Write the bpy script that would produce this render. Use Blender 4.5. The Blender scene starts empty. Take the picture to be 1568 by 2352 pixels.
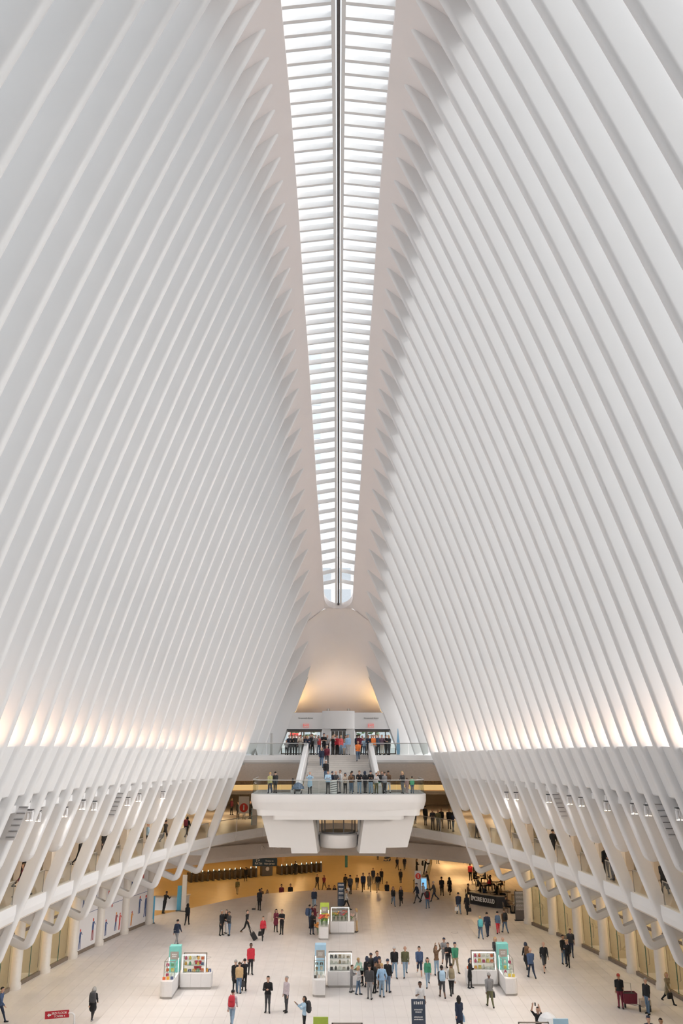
import bpy, math, random
import numpy as np
from mathutils import Vector, Matrix
random.seed(7)
S = bpy.context.scene
COL = S.collection

# ------------------------------------------------------------------ camera, sky, sun, exposure
F_PX, TILT, XC, YC, CAM_Z = 1800.0, math.radians(16.2), 777.0, 1176.0, 14.3
cam_d = bpy.data.cameras.new('camera'); cam = bpy.data.objects.new('camera', cam_d); COL.objects.link(cam)
cam_d.sensor_fit = 'VERTICAL'; cam_d.sensor_height = 36.0; cam_d.lens = 36.0*F_PX/2352.0
cam_d.shift_x = 7.0/2352.0; cam_d.clip_end = 2000
cam.location = (0, 0, CAM_Z); cam.rotation_euler = (math.pi/2+TILT, 0, 0)
S.camera = cam
world = bpy.data.worlds.new('overcast_sky'); S.world = world; world.use_nodes = True
wn = world.node_tree.nodes; wn['Background'].inputs[0].default_value = (0.90, 0.95, 1.0, 1); wn['Background'].inputs[1].default_value = 1.28
sun_d = bpy.data.lights.new('veiled_sun', 'SUN'); sun = bpy.data.objects.new('veiled_sun', sun_d); COL.objects.link(sun)
sun_d.energy = 3.6; sun_d.angle = math.radians(42); sun_d.color = (1, 0.975, 0.955)
sun.rotation_euler = Vector((-.85, .32, -.42)).to_track_quat('-Z', 'Y').to_euler(); sun.location = (40, -20, 90)
S.view_settings.view_transform = 'Standard'; S.view_settings.look = 'None'
S.view_settings.exposure = 0.0; S.view_settings.gamma = 1.0; S.view_settings.use_curve_mapping = False
S.cycles.max_bounces = 8; S.cycles.diffuse_bounces = 4; S.cycles.adaptive_threshold = .08; S.cycles.adaptive_min_samples = 16; S.cycles.transparent_max_bounces = 24; S.cycles.glossy_bounces = 3
S.cycles.use_denoising = True; S.cycles.caustics_reflective = False; S.cycles.caustics_refractive = False
S.cycles.sample_clamp_indirect = 4.0

# ------------------------------------------------------------------ where things stand (metres; y runs down the hall, z up, hall floor z = 0)
def at_d(px, py, d):
    e = TILT-math.atan((py-YC)/F_PX); h = d*math.tan(e); z = d*math.cos(TILT)+h*math.sin(TILT)
    return ((px-XC)*z/F_PX, d, h+CAM_Z)
def at_z(px, py, zz):
    e = TILT-math.atan((py-YC)/F_PX); return at_d(px, py, (zz-CAM_Z)/math.tan(e))

# ------------------------------------------------------------------ materials
MATS = {}
def mat(name, col, rough=0.5, metal=0.0, var=0.04, scale=6.0, bump=0.0, emit=None, es=0.0, coat=0.0, spec=0.5):
    if name in MATS: return MATS[name]
    m = bpy.data.materials.new(name); m.use_nodes = True; nt = m.node_tree; b = nt.nodes['Principled BSDF']
    b.inputs['Roughness'].default_value = rough; b.inputs['Metallic'].default_value = metal
    b.inputs['Specular IOR Level'].default_value = spec; b.inputs['Coat Weight'].default_value = coat
    c = (*col, 1)
    if var > 0 or bump > 0:
        tc = nt.nodes.new('ShaderNodeTexCoord'); nz = nt.nodes.new('ShaderNodeTexNoise')
        nz.inputs['Scale'].default_value = scale; nz.inputs['Detail'].default_value = 3
        nt.links.new(tc.outputs['Object'], nz.inputs['Vector'])
        rp = nt.nodes.new('ShaderNodeValToRGB'); rp.color_ramp.elements[0].position = .3; rp.color_ramp.elements[1].position = .7
        rp.color_ramp.elements[0].color = tuple(max(0, x*(1-var)) for x in col)+(1,)
        rp.color_ramp.elements[1].color = tuple(min(1, x*(1+var)) for x in col)+(1,)
        nt.links.new(nz.outputs['Fac'], rp.inputs['Fac']); nt.links.new(rp.outputs['Color'], b.inputs['Base Color'])
        if bump > 0:
            bp = nt.nodes.new('ShaderNodeBump'); bp.inputs['Strength'].default_value = bump; bp.inputs['Distance'].default_value = .02
            nt.links.new(nz.outputs['Fac'], bp.inputs['Height']); nt.links.new(bp.outputs['Normal'], b.inputs['Normal'])
    b.inputs['Base Color'].default_value = c
    if emit:
        b.inputs['Emission Color'].default_value = (*emit, 1); b.inputs['Emission Strength'].default_value = es
    MATS[name] = m; return m
def glass_mat(name, tint, refl=0.08):
    if name in MATS: return MATS[name]
    m = bpy.data.materials.new(name); m.use_nodes = True; nt = m.node_tree; nt.nodes.remove(nt.nodes['Principled BSDF'])
    out = nt.nodes['Material Output']; tr = nt.nodes.new('ShaderNodeBsdfTransparent'); gl = nt.nodes.new('ShaderNodeBsdfGlossy')
    tr.inputs['Color'].default_value = (*tint, 1); gl.inputs['Roughness'].default_value = .03
    mx = nt.nodes.new('ShaderNodeMixShader'); fr = nt.nodes.new('ShaderNodeLayerWeight'); fr.inputs['Blend'].default_value = .12
    mu = nt.nodes.new('ShaderNodeMath'); mu.operation = 'MULTIPLY_ADD'; mu.inputs[1].default_value = .5; mu.inputs[2].default_value = .03; mu.use_clamp = True
    nt.links.new(fr.outputs['Facing'], mu.inputs[0]); nt.links.new(mu.outputs[0], mx.inputs[0]); nt.links.new(tr.outputs[0], mx.inputs[1]); nt.links.new(gl.outputs[0], mx.inputs[2])
    nt.links.new(mx.outputs[0], out.inputs['Surface']); MATS[name] = m; return m
WHITE = mat('white_paint', (.83, .82, .815), .45, var=.012, scale=.6)
WHITE2 = mat('white_soffit_paint', (.93, .87, .85), .5, var=.012, scale=.6)
BEAM = mat('white_steel', (.9, .895, .89), .35, var=.01)
DARK = mat('dark_gasket', (.05, .05, .05), .5)
GREYD = mat('dark_grey_metal', (.09, .09, .095), .4, .3)
STEEL = mat('brushed_steel', (.55, .54, .52), .3, .9, var=.05, scale=30)
BRONZE = mat('bronze_frame', (.25, .21, .17), .4, .5)
BEIGE = mat('beige_plaster', (.62, .52, .40), .6)
STONE = mat('pale_stone', (.70, .66, .62), .35, var=.05, scale=2)
STONEJ = mat('stone_joint', (.66, .605, .565), .7)
GLASS = glass_mat('clear_glass', (.94, .97, .96))
GLASSR = glass_mat('railing_glass', (.90, .92, .91))
GLASSW = glass_mat('roof_glass', (.97, .98, .98))

# ------------------------------------------------------------------ mesh building
def tag(o, label=None, cat=None, group=None, kind=None):
    if label: o['label'] = label
    if cat: o['category'] = cat
    if group: o['group'] = group
    if kind: o['kind'] = kind
    return o
def empty(name, loc=(0, 0, 0), rz=0.0):
    o = bpy.data.objects.new(name, None); o.empty_display_size = .3; COL.objects.link(o)
    o.location = loc; o.rotation_euler = (0, 0, rz); return o
def link(name, me, parent=None, loc=None, rz=None):
    o = bpy.data.objects.new(name, me); COL.objects.link(o)
    if parent is not None: o.parent = parent
    if loc is not None: o.location = loc
    if rz is not None: o.rotation_euler = (0, 0, rz)
    return o
ORD = ('first', 'second', 'third', 'fourth', 'fifth', 'sixth', 'seventh', 'eighth', 'ninth', 'tenth', 'eleventh', 'twelfth', 'thirteenth', 'fourteenth', 'fifteenth', 'sixteenth')
class MB:
    def __init__(s): s.v = []; s.f = []; s.m = []; s.mi = 0
    def add(s, vs, fs):
        n = len(s.v); s.v += [tuple(v) for v in vs]; s.f += [tuple(i+n for i in f) for f in fs]; s.m += [s.mi]*len(fs); return s
    def box(s, x0, x1, y0, y1, z0, z1, b=0.0):
        if b <= 0:
            return s.add([(x0,y0,z0),(x1,y0,z0),(x1,y1,z0),(x0,y1,z0),(x0,y0,z1),(x1,y0,z1),(x1,y1,z1),(x0,y1,z1)],
                         [(3,2,1,0),(4,5,6,7),(0,1,5,4),(1,2,6,5),(2,3,7,6),(3,0,4,7)])
        # chamfered box: three stacked rings with cut corners
        def ring(x0,x1,y0,y1,z): return [(x0+b,y0,z),(x1-b,y0,z),(x1,y0+b,z),(x1,y1-b,z),(x1-b,y1,z),(x0+b,y1,z),(x0,y1-b,z),(x0,y0+b,z)]
        h = b*.6
        return s.loft([ring(x0+h,x1-h,y0+h,y1-h,z0), ring(x0,x1,y0,y1,z0+h), ring(x0,x1,y0,y1,z1-h), ring(x0+h,x1-h,y0+h,y1-h,z1)])
    def loft(s, rings, cap=True, closed=True):
        n = len(rings[0]); vs = [p for r in rings for p in r]; fs = []
        for k in range(len(rings)-1):
            for i in range(n if closed else n-1):
                j = (i+1) % n; fs.append((k*n+i, k*n+j, (k+1)*n+j, (k+1)*n+i))
        if cap: fs.append(tuple(range(n-1, -1, -1))); fs.append(tuple((len(rings)-1)*n+i for i in range(n)))
        return s.add(vs, fs)
    def prism(s, poly, a0, a1, axis='y'):
        if axis == 'y': f = lambda p, a: (p[0], a, p[1])
        elif axis == 'z': f = lambda p, a: (p[0], p[1], a)
        else: f = lambda p, a: (a, p[0], p[1])
        return s.loft([[f(p, a0) for p in poly], [f(p, a1) for p in poly]])
    def cyl(s, x, y, z0, z1, r0, r1=None, n=16):
        r1 = r0 if r1 is None else r1
        ring = lambda r, z: [(x+r*math.cos(2*math.pi*i/n), y+r*math.sin(2*math.pi*i/n), z) for i in range(n)]
        return s.loft([ring(r0, z0), ring(r1, z1)])
    def lathe(s, x, y, prof, n=16):
        return s.loft([[(x+r*math.cos(2*math.pi*i/n), y+r*math.sin(2*math.pi*i/n), z) for i in range(n)] for r, z in prof])
    def tube(s, path, r, n=6, closed=False):
        P = [Vector(p) for p in path]; rings = []; up = Vector((0, 0, 1)); last = None
        for i, p in enumerate(P):
            a = P[i-1] if i > 0 else p; c = P[i+1] if i < len(P)-1 else p
            t = (c-a).normalized(); u = t.cross(up if abs(t.z) < .95 else Vector((1, 0, 0))).normalized()
            if last is not None and u.dot(last) < 0: u = -u
            last = u; w = t.cross(u); rr = r[i] if isinstance(r, (list, tuple)) else r
            rings.append([tuple(p+u*rr*math.cos(2*math.pi*k/n)+w*rr*math.sin(2*math.pi*k/n)) for k in range(n)])
        return s.loft(rings)
    def ball(s, x, y, z, rx, ry=None, rz=None, n=8, k=5):
        ry = rx if ry is None else ry; rz = rx if rz is None else rz; rings = []
        for a in range(1, k):
            t = math.pi*a/k
            rings.append([(x+rx*math.sin(t)*math.cos(2*math.pi*i/n), y+ry*math.sin(t)*math.sin(2*math.pi*i/n), z-rz*math.cos(t)) for i in range(n)])
        return s.loft(rings)
    def mesh(s, name, mats, smooth=False):
        me = bpy.data.meshes.new(name); me.from_pydata(s.v, [], s.f)
        for m in (mats if isinstance(mats, (list, tuple)) else [mats]): me.materials.append(m)
        if any(s.m): me.polygons.foreach_set('material_index', s.m)
        if smooth:
            me.polygons.foreach_set('use_smooth', [True]*len(s.f))
            me.set_sharp_from_angle(angle=math.radians(smooth if smooth > 1 else 40))
        me.update(); return me
    def build(s, name, mats, parent=None, smooth=False, loc=None, rz=None):
        return link(name, s.mesh(name, mats, smooth), parent, loc, rz)
def text(name, body, size, m, parent=None, loc=(0, 0, 0), rot=(math.pi/2, 0, 0), extrude=.008, align='CENTER', sx=1.0, bold=0.0):
    cu = bpy.data.curves.new(name, 'FONT'); cu.body = body; cu.size = size; cu.extrude = extrude; cu.align_x = align; cu.align_y = 'CENTER'; cu.resolution_u = 3; cu.offset = bold
    t = bpy.data.objects.new(name, cu); COL.objects.link(t)
    me = bpy.data.meshes.new_from_object(t.evaluated_get(bpy.context.evaluated_depsgraph_get()))
    bpy.data.objects.remove(t); bpy.data.curves.remove(cu); me.materials.clear(); me.materials.append(m)
    o = link(name, me, parent, loc); o.rotation_euler = rot; o.scale = (sx, 1, 1); return o

# ------------------------------------------------------------------ the curves of the hall
RS, RD0 = 1.7355, 32.06                      # rib spacing, place of rib 0
def rib_d(i): return RD0+RS*i
L_D = [32.1,37.3,42.5,47.7,51.2,54.6,58.1,61.6,65.0,68.5,70.2,72.0,73.7,75.5]
L_X = [13.0,13.0,12.86,12.45,12.05,11.56,10.95,10.24,9.35,8.36,7.87,7.34,6.77,6.1]
L_Z = [14.08,14.01,13.93,13.83,13.76,13.69,13.61,13.52,13.41,13.30,13.25,13.21,13.17,13.12]
T_D = [25.1,28.6,32.1,35.5,39.0,42.5,45.9,49.4,52.9,56.4,59.8,63.3,66.8,70.2,73.7,75.5,78.0]
T_X = [2.88,2.9,2.95,2.98,2.99,2.97,2.96,2.94,2.90,2.87,2.82,2.75,2.65,2.57,2.45,2.4,2.3]
T_Z = [42.31,42.88,43.19,43.2,42.93,42.39,41.58,40.47,39.08,37.33,35.27,32.84,30.21,27.19,23.78,21.73,19.0]
def mir(d): return d if d > 34.6 else 69.2-d
def ledge(d): d = mir(d); return float(np.interp(d, L_D, L_X)), float(np.interp(d, L_D, L_Z))
def tip(d): d = mir(d); return float(np.interp(d, T_D, T_X)), float(np.interp(d, T_D, T_Z))
def ell(d, a, b): return b*math.sqrt(max(0.0, 1-((d-35)/a)**2))
def knee_x(d): return ell(d, 48.24, 16.58)
def edge_x(d): return ell(d, 46.5, 15.65)
def col_x(d): return ell(d, 53.1, 20.5)
def sky_hw(d): return float(np.interp(mir(d), [34, 45, 55, 62, 68, 72.4], [2.32, 2.28, 2.05, 1.82, 1.5, 1.28]))
def spine_z(d): X, Z = tip(d); return Z+(X-sky_hw(d))*.8
GAL, PLAT, LAND, KNEE, SHORT = 6.5, 10.15, 13.0, 3.73, 8.5

# ------------------------------------------------------------------ ribs
def sweep(path, tt, depth, side, r=.2):
    """path: nose points (X, Z) from top to bottom; depth per point; returns MB. Section is a plate with a rounded nose."""
    mb = MB(); rings = []; n = len(path); P = [Vector((p[0], p[1])) for p in path]
    for k in range(n):
        a = P[max(0, k-1)]; c = P[min(n-1, k+1)]; tg = (c-a).normalized(); nr = Vector((-tg.y, tg.x))      # outward when running down on +X side
        if nr.x < 0 and abs(tg.y) > .5 and k < n//2: nr = -nr
        D = depth[k]; t = tt[k] if isinstance(tt, list) else tt; rr = min(r, D*.45, t*.4); sec = [(D, -t/2)]
        for q in range(4): an = q*math.pi/6; sec.append((rr-rr*math.sin(an), -t/2+rr-rr*math.cos(an)))
        for q in range(3, -1, -1): an = q*math.pi/6; sec.append((rr-rr*math.sin(an), t/2-rr+rr*math.cos(an)))
        sec.append((D, t/2))
        rings.append([(side*(P[k].x+nr.x*u), v, P[k].y+nr.y*u) for u, v in sec])
    mb.loft(rings); return mb
def rib_path(i, kind):
    d = rib_d(i); lx, lz = ledge(d); tx, tz = tip(d); pts = []; dep = []
    dx, dz = tx-lx, tz-lz; L = math.hypot(dx, dz); bow = .5*L/29; nx, nz = dz/L, -dx/L
    for k in range(15):
        u = 1.045-k/14*1.045; q = 4*u*(1-u)*bow
        pts.append((lx+dx*u+nx*q, lz+dz*u+nz*q)); dep.append(1.9 if u > .08 else 1.05)
    if kind == 'top':
        sl = -dx/dz; zb = LAND
        pts.append((lx+sl*(lz-zb), zb)); dep.append(1.05); return pts, dep
    kx = knee_x(d); sl = (kx-lx)/(lz-KNEE)
    def on(z): return (lx+sl*(lz-z), z)
    if kind == 'short':
        for z in (12.4, 11.2, 10.2, 9.4): pts.append(on(z)); dep.append(.94)
        # rounded lower end
        a = math.atan2(1, -sl)
        c = on(9.0); R = .47
        tg = Vector((sl, -1)).normalized(); nr = Vector((1, sl)).normalized(); C = Vector(on(9.0))+nr*R
        pts.append(on(9.0)); dep.append(.94)
        return pts, dep
    for z, q in ((12.4, .88), (11.2, .8), (10.0, .74), (8.6, .7), (7.2, .68), (6.3, .62), (5.8, .5)): pts.append(on(z)); dep.append(q)
    pts.append(on(5.3)); dep.append(.44)
    # knee: arc, then the arm rising outwards
    R = .55; tg = Vector((sl, -1)).normalized(); nr = Vector((1, sl)).normalized()
    a_dir = Vector((1, .39)).normalized(); a_nr = Vector((-.39, 1)).normalized()
    zc = KNEE+R
    C = Vector(on(zc-.2))+nr*R
    a0 = math.atan2(-nr.y, -nr.x); a1 = math.atan2(-a_nr.y, -a_nr.x)
    if a0 > 0: a0 -= 2*math.pi
    if a1 > 0: a1 -= 2*math.pi
    for q in range(9):
        an = a0+(a1-a0)*q/8; pts.append((C.x+R*math.cos(an), C.y+R*math.sin(an))); dep.append(.43)
    e = Vector(pts[-1]); far = max(1.2, col_x(d)-e.x)
    for q in (.5, 1): pts.append(tuple(e+a_dir*far*q)); dep.append(.43)
    return pts, dep
wall = {}
for side, nm in ((-1, 'left'), (1, 'right')):
    w = empty('wall_'+nm); tag(w, 'row of tall white steel ribs with glass between on the %s side' % nm, None, None, 'structure'); wall[side] = w
    for i in range(-17, 25):
        d = rib_d(i)
        kind = 'top' if (i >= 23 or i <= -15) else ('long' if i % 2 == 0 else 'short')
        pts, dep = rib_path(i, kind); mb = sweep(pts, [.34 if p[1] > ledge(d)[1]-.05 else .5 for p in pts], dep, side, .16)
        if kind == 'short':     # round the foot: extra lobe in the rib plane
            lx, lz = ledge(d); sl = (knee_x(d)-lx)/(lz-KNEE); nr = Vector((1, sl)).normalized(); tg = Vector((sl, -1)).normalized()
            C = Vector((lx+sl*(lz-9.0), 9.0)); R = .47
            poly = [C+nr*(R-R*math.cos(a))+tg*R*math.sin(a) for a in [k*math.pi/10 for k in range(11)]]
            rings = []
            for v, s_ in ((-.25, .82), (-.2, .95), (-.11, 1), (.11, 1), (.2, .95), (.25, .82)):
                M = C+nr*R
                rings.append([(side*(M.x+(p.x-M.x)*s_), v, M.y+(p.y-M.y)*s_) for p in poly])
            mb.loft(rings)
        o = mb.build('rib', WHITE, w, smooth=50, loc=(0, d, 0))
        if kind == 'long':      # haunch plate over the knee opening, carried by the rib
            lx, lz = ledge(d); sl = (knee_x(d)-lx)/(lz-KNEE); xr = lx+sl*(lz-5.6)
            mb = MB(); mb.prism([(side*x, z) for x, z in ((xr+.2, 6.25), (xr+.4, 5.35), (xr+.55, 5.12), (col_x(d)-.3, 5.2), (col_x(d)-.3, 6.25))][::side], -.2, .2)
            mb.build('haunch_plate', WHITE, o)
    # arch beam under the ledge and the panes above it, bay by bay
    for i in range(-15, 23):
        d0, d1 = rib_d(i)+.25, rib_d(i+1)-.25
        if i < 22:
            mb = MB(); rings = []
            for d in (d0-.12, d1+.12):
                lx, lz = ledge(d); sl = (knee_x(d)-lx)/(lz-KNEE); zb = lz-2.05
                rings.append([(side*x, d, z) for x, z in ((lx+.28, lz), (lx+.28+sl*2.05, zb), (lx+.36+sl*2.05, zb-.06), (lx+1.7, zb-.06), (lx+1.6, lz-.5), (lx+1.25, lz-.05))][::side])
            mb.loft(rings); mb.build('arch_panel', WHITE, w)
        mb = MB(); rows = []
        for d in (d0-.05, d1+.05):
            lx, lz = ledge(d); tx, tz = tip(d); row = []
            for k in range(8):
                u = k/7*1.0; dx, dz = tx-lx, tz-lz; L = math.hypot(dx, dz); q = 4*u*(1-u)*.5*L/29
                row.append((side*(lx+dx*u+dz/L*(q+.98)), d, lz+dz*u-dx/L*(q+.98)))
            rows.append(row)
        mb.loft(rows, cap=False, closed=False); mb.build('pane', GLASSW, w)

# ------------------------------------------------------------------ the spine: soffit, skylight, end shell
ceil = empty('ceiling'); tag(ceil, 'white arched spine of the roof on both sides of the skylight', None, None, 'structure')
ds = [float(x) for x in np.arange(-5, 72.5, 1.2)]+[72.4]
for side in (-1, 1):
    mb = MB(); rings = []
    for d in ds:
        hw = sky_hw(d); X, Z = tip(d); sz = spine_z(d)
        rings.append([(side*x, d, z) for x, z in ((hw, sz), (hw+.05, sz-.04), (X, Z), (X+1.3, Z-1.1), (X+2.1, Z-2.0), (X+2.4, Z-1.2), (X+1.2, Z+.6), (hw+.12, sz+.55), (hw, sz+.5))][::-side])
    mb.loft(rings); mb.build('spine_soffit', WHITE2, ceil, smooth=35)
# shell that closes the hall above the doors
mb = MB(); rows = []
SH = [(72.3, 26.0)]+ [(72.4, 26.0), (73.0, 25.3), (74.0, 24.0), (75.5, 22.2), (77.0, 20.6), (78.4, 19.2), (79.6, 17.9), (80.4, 17.0), (80.6, 16.6)]
z0 = spine_z(72.4)
for d, zc in SH:
    zc = zc+(z0-26.0)*max(0, 1-(d-72.4)/4); row = []
    fl = max(0, min(1, (d-76)/4.6))
    for k in range(-12, 13):
        x = k*.55; w = max(0, min(1, (d-72.4)/3)); ax = abs(x)
        row.append((x, d+.012*x*x*fl, zc-.8*(1-.75*fl)*((1-w)*max(0, ax-1.28)+w*(math.sqrt(x*x+.5)-.7))))
    rows.append(row)
mb.loft(rows, cap=False, closed=False); mb.build('end_shell', WHITE2, ceil, smooth=80)
# rounded end of the skylight opening
HE = 1.32
cv = [(HE*math.cos(math.pi*k/16), 71.5+.92*math.sin(math.pi*k/16)) for k in range(17)]
mb = MB(); mb.loft([[(x, y, spine_z(y)+dz) for x, y in cv] for dz in (-.03, .5)], cap=False, closed=False)
for k in range(16):
    (xa, ya), (xb, yb) = cv[k], cv[k+1]; X1 = 1.34*(1 if k < 8 else -1)
    mb.add([(xa, ya, spine_z(ya)-.03), (xb, yb, spine_z(yb)-.03), (xb if abs(xb) < .01 else X1, 72.45 if k in (7, 8) else yb, spine_z(yb)-.03), (X1, ya, spine_z(ya)-.03)], [(0, 1, 2, 3)])
mb.build('skylight_curb', WHITE2, ceil)
sky = empty('window_1'); tag(sky, 'long narrow ridge skylight with chevron bars down the roof', None, None, 'structure')
RISE = .28
k = 0; d = -4.0; bars = []
while d < 71.3: bars.append(d); d += RS/2
for d in bars:
    hw = sky_hw(d); z = spine_z(d)+.12; mb = MB()
    for sd in (-1, 1):
        mb.loft([[(sd*x, y, zz+zo) for y, zo in ((d-.08, 0), (d+.08, 0), (d+.09, .32), (d-.09, .32))][::-sd] for x, zz in ((.16, z+RISE), (hw+.05, z))])
    mb.build('roof_bar', BEAM, sky)
dd = [float(x) for x in np.arange(-4.5, 72.4, .868)]+[72.4]
def strip(name, x0, x1, zo, h, m):
    mb = MB(); mb.loft([[(x0, d, z), (x1, d, z), (x1, d, z+h), (x0, d, z+h)] for d, z in ((d, spine_z(min(d, 72.4))+RISE+zo-max(0, d-72.4)*1.1) for d in dd)]); mb.build(name, m, sky)
strip('ridge_rail', -.30, -.13, .02, .42, BEAM); strip('ridge_rail', .13, .30, .02, .42, BEAM); strip('ridge_beam', -.075, .075, .0, .5, mat('grey_ridge_beam', (.09, .08, .08), .5))
for d0, d1 in zip(bars[:-1], bars[1:]):
    for sd in (-1, 1):
        mb = MB(); a, b = sky_hw(d0), sky_hw(d1); za, zb = spine_z(d0)+.62, spine_z(d1)+.62
        mb.add([(sd*.2, d0, za+RISE), (sd*.2, d1, zb+RISE), (sd*b, d1, zb), (sd*a, d0, za)], [(0, 1, 2, 3)]); mb.build('pane', GLASSW, sky)
# ------------------------------------------------------------------ floors, galleries, enclosing shell
def ring_pts(fx, d0, d1, n): return [(fx(d), d) for d in np.linspace(d0, d1, n)]
def slab(name, inner, outer, z0, z1, m, parent=None, kind='structure'):
    """flat ring slab between two (X, d) lists of equal length"""
    mb = MB(); mb.loft([[(a[0], a[1], z1), (b[0], b[1], z1), (b[0], b[1], z0), (a[0], a[1], z0)] for a, b in zip(inner, outer)]); o = mb.build(name, m, parent)
    if kind: o['kind'] = kind
    return o
FLOORM = mat('polished_stone_floor', (.78, .72, .69), .36, var=.05, scale=.8, spec=.5)
TILE = mat('polished_stone_tile', (.80, .745, .715), .36, var=.045, scale=1.3, spec=.5)
# outline of the hall floor's far edge over the stairs (X, d)
EDGE = [(-26, 70.0), (-16, 72.6), (-13.0, 76.4), (-9.7, 80.6), (-6.9, 83.2), (-2.5, 84.9), (2.5, 85.0), (7.25, 83.7), (8.9, 88), (9.9, 93.9), (11.2, 102.4), (11.8, 110), (11.76, 119), (11.2, 128), (10.5, 140)]
floor_poly = [(-26, -8), (26, -8), (26, 140)]+EDGE[::-1]
mb = MB(); n = len(floor_poly); mb.add([(x, y, -.009) for x, y in floor_poly]+[(x, y, -.45) for x, y in floor_poly], [tuple(range(n)), tuple(range(2*n-1, n-1, -1))]+[(i, n+i, n+(i+1) % n, (i+1) % n) for i in range(n)])
floor = mb.build('floor', STONEJ); tag(floor, 'pale stone tiled floor of the hall', None, None, 'structure')
TW, TL, G = .61, 1.83, .01
def edge_d(x): return float(np.interp(x, [p[0] for p in EDGE[:8]], [p[1] for p in EDGE[:8]])) if x < 7.25 else 140.0
mb = MB(); mb.box(G/2, TW-G/2, G/2, TL-G/2, -.0085, 0); tile_me = mb.mesh('floor_tile', TILE); mb = MB(); cand = []
for r in range(0, 62):
    for c in range(-40, 40):
        x, y = c*TW+.07, 26+r*TL
        if y+TL > edge_d(x+TW/2)-.05 or y+TL > edge_d(x)-.05: continue
        if abs(x+TW/2) > 21.5 and y < 86: continue
        if y > 86 and x < 9.5+max(0, (y-88)*.12): continue
        p = y*.96-4.1; vis = abs(x+TW/2) < .44*p+.5 and y > 46.0 and abs(x+TW/2) < col_x(y)+.3
        cand.append((not vis, y, x))
cand.sort()
for h, y, x in cand[:300]: link('floor_tile', tile_me, floor, (x, y, 0))
for h, y, x in cand[300:]: mb.box(x+G/2, x+TW-G/2, y+G/2, y+TL-G/2, -.0085, 0)
o = mb.build('tile_field', TILE, floor); o['kind'] = 'stuff'
# plain stone border along the stair edge
mb = MB(); bd = EDGE[1:8]; mb.loft([[(x, y, -.003), (x, y, -.0085), (x*(.96), y-3.2, -.0085), (x*.96, y-3.2, -.003)] for x, y in bd]); mb.build('stone_border', FLOORM, floor)
mb = MB(); bd = EDGE[7:]; mb.loft([[(x, y, -.003), (x, y, -.0085), (x+3.6, y-.5, -.0085), (x+3.6, y-.5, -.003)] for x, y in bd]); mb.build('stone_border', FLOORM, floor)
# lower concourse
LOWM = mat('concourse_floor', (.56, .45, .25), .3, var=.05, scale=1.0)  # warm lamp light is put into the ochre base colour
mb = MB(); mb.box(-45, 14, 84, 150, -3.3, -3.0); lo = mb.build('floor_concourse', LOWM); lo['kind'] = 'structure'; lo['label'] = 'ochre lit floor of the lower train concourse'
# stairs down from the curved edge
st = empty('concourse_stairs'); tag(st, 'curved stone stairs down to the concourse behind the hall floor edge', None, None, 'structure')
arc = EDGE[2:8]
for k in range(17):
    z1 = -.176*(k+1); mb = MB(); o_ = (k+.0)*.34
    inner = [(x*(1+.0*k), y+o_-.02) for x, y in arc]; outer = [(x, y+o_+.36) for x, y in arc]
    mb.loft([[(a[0], a[1], z1), (b[0], b[1], z1), (b[0], b[1], z1-.3), (a[0], a[1], z1-.3)] for a, b in zip(inner, outer)]); mb.build('stair_tread', STONE, st)
# galleries on both sides and round the end
gal = empty('floor_gallery'); tag(gal, 'upper gallery floor with white edge band running round the hall', None, None, 'structure')
GALM = mat('gallery_stone', (.62, .55, .48), .3, var=.04, scale=1.5)
for sd in (-1, 1):
    D = list(np.linspace(-2, 81.8, 60))
    slab('gallery_slab', [(sd*(edge_x(d)+.4), d) for d in D], [(sd*26, d) for d in D], 5.72, GAL, GALM, gal, None)
    # white edge band, one piece per bay
    for i in range(-16, 28):
        d0, d1 = rib_d(i), min(rib_d(i+1), 81.9)
        if d0 > 81.5 or i % 2: continue
        d1 = min(rib_d(i+2), 81.9); mb = MB(); rings = []
        for d in np.linspace(d0, d1-.03, 5):
            x = edge_x(d); rings.append([(sd*(x+.36), d, 5.8), (sd*(x+.3), d, 6.1), (sd*(x+.3), d, GAL+.04), (sd*(x+.6), d, GAL+.04), (sd*(x+.6), d, GAL-.02), (sd*(x+.45), d, 5.76)])
        mb.loft(rings); mb.build('edge_band', WHITE, gal)
mb = MB(); mb.box(-26, 26, 81.8, 104, 5.72, GAL); mb.build('gallery_slab', GALM, gal)
# glass balustrades on the gallery edge, pane by pane between the long ribs
RAIL = mat('rail_steel', (.42, .40, .38), .35, .6)
for sd in (-1, 1):
    for i in range(-2, 28, 2):
        d0, d1 = rib_d(i)+.55, rib_d(i+2)-.45
        if i >= 22: d0, d1 = rib_d(i)+.3, rib_d(i+2)+.2
        if d1 > 81.7: d1 = 81.7
        if d0 > 81.3: continue
        b = empty('glass_balustrade', (sd*edge_x((d0+d1)/2), (d0+d1)/2, GAL))
        side_nm = 'left' if sd < 0 else 'right'
        tag(b, 'glass balustrade on the %s gallery edge, %s from the hall end' % (side_nm, ORD[(26-i)//2]), 'balustrade', 'gallery balustrades')
        mb = MB(); seg = np.linspace(d0, d1, 4); ox, oy, oz = b.location
        mb.loft([[(sd*(edge_x(d)+t)-ox, d-oy, z-oz) for t, z in ((.42, GAL+.04), (.44, GAL+.04), (.44, GAL+1.12), (.42, GAL+1.12))] for d in seg]); mb.build('pane', GLASSR, b)
        mb = MB(); mb.tube([(sd*(edge_x(d)+.43)-ox, d-oy, 1.13) for d in seg], .03, 6); mb.build('hand_rail', RAIL, b)
        for d in (d0, d1):
            mb = MB(); mb.box(sd*(edge_x(d)+.43)-ox-.018, sd*(edge_x(d)+.43)-ox+.018, d-oy-.012, d-oy+.012, .05, 1.12); mb.build('glass_edge', RAIL, b)
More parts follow.
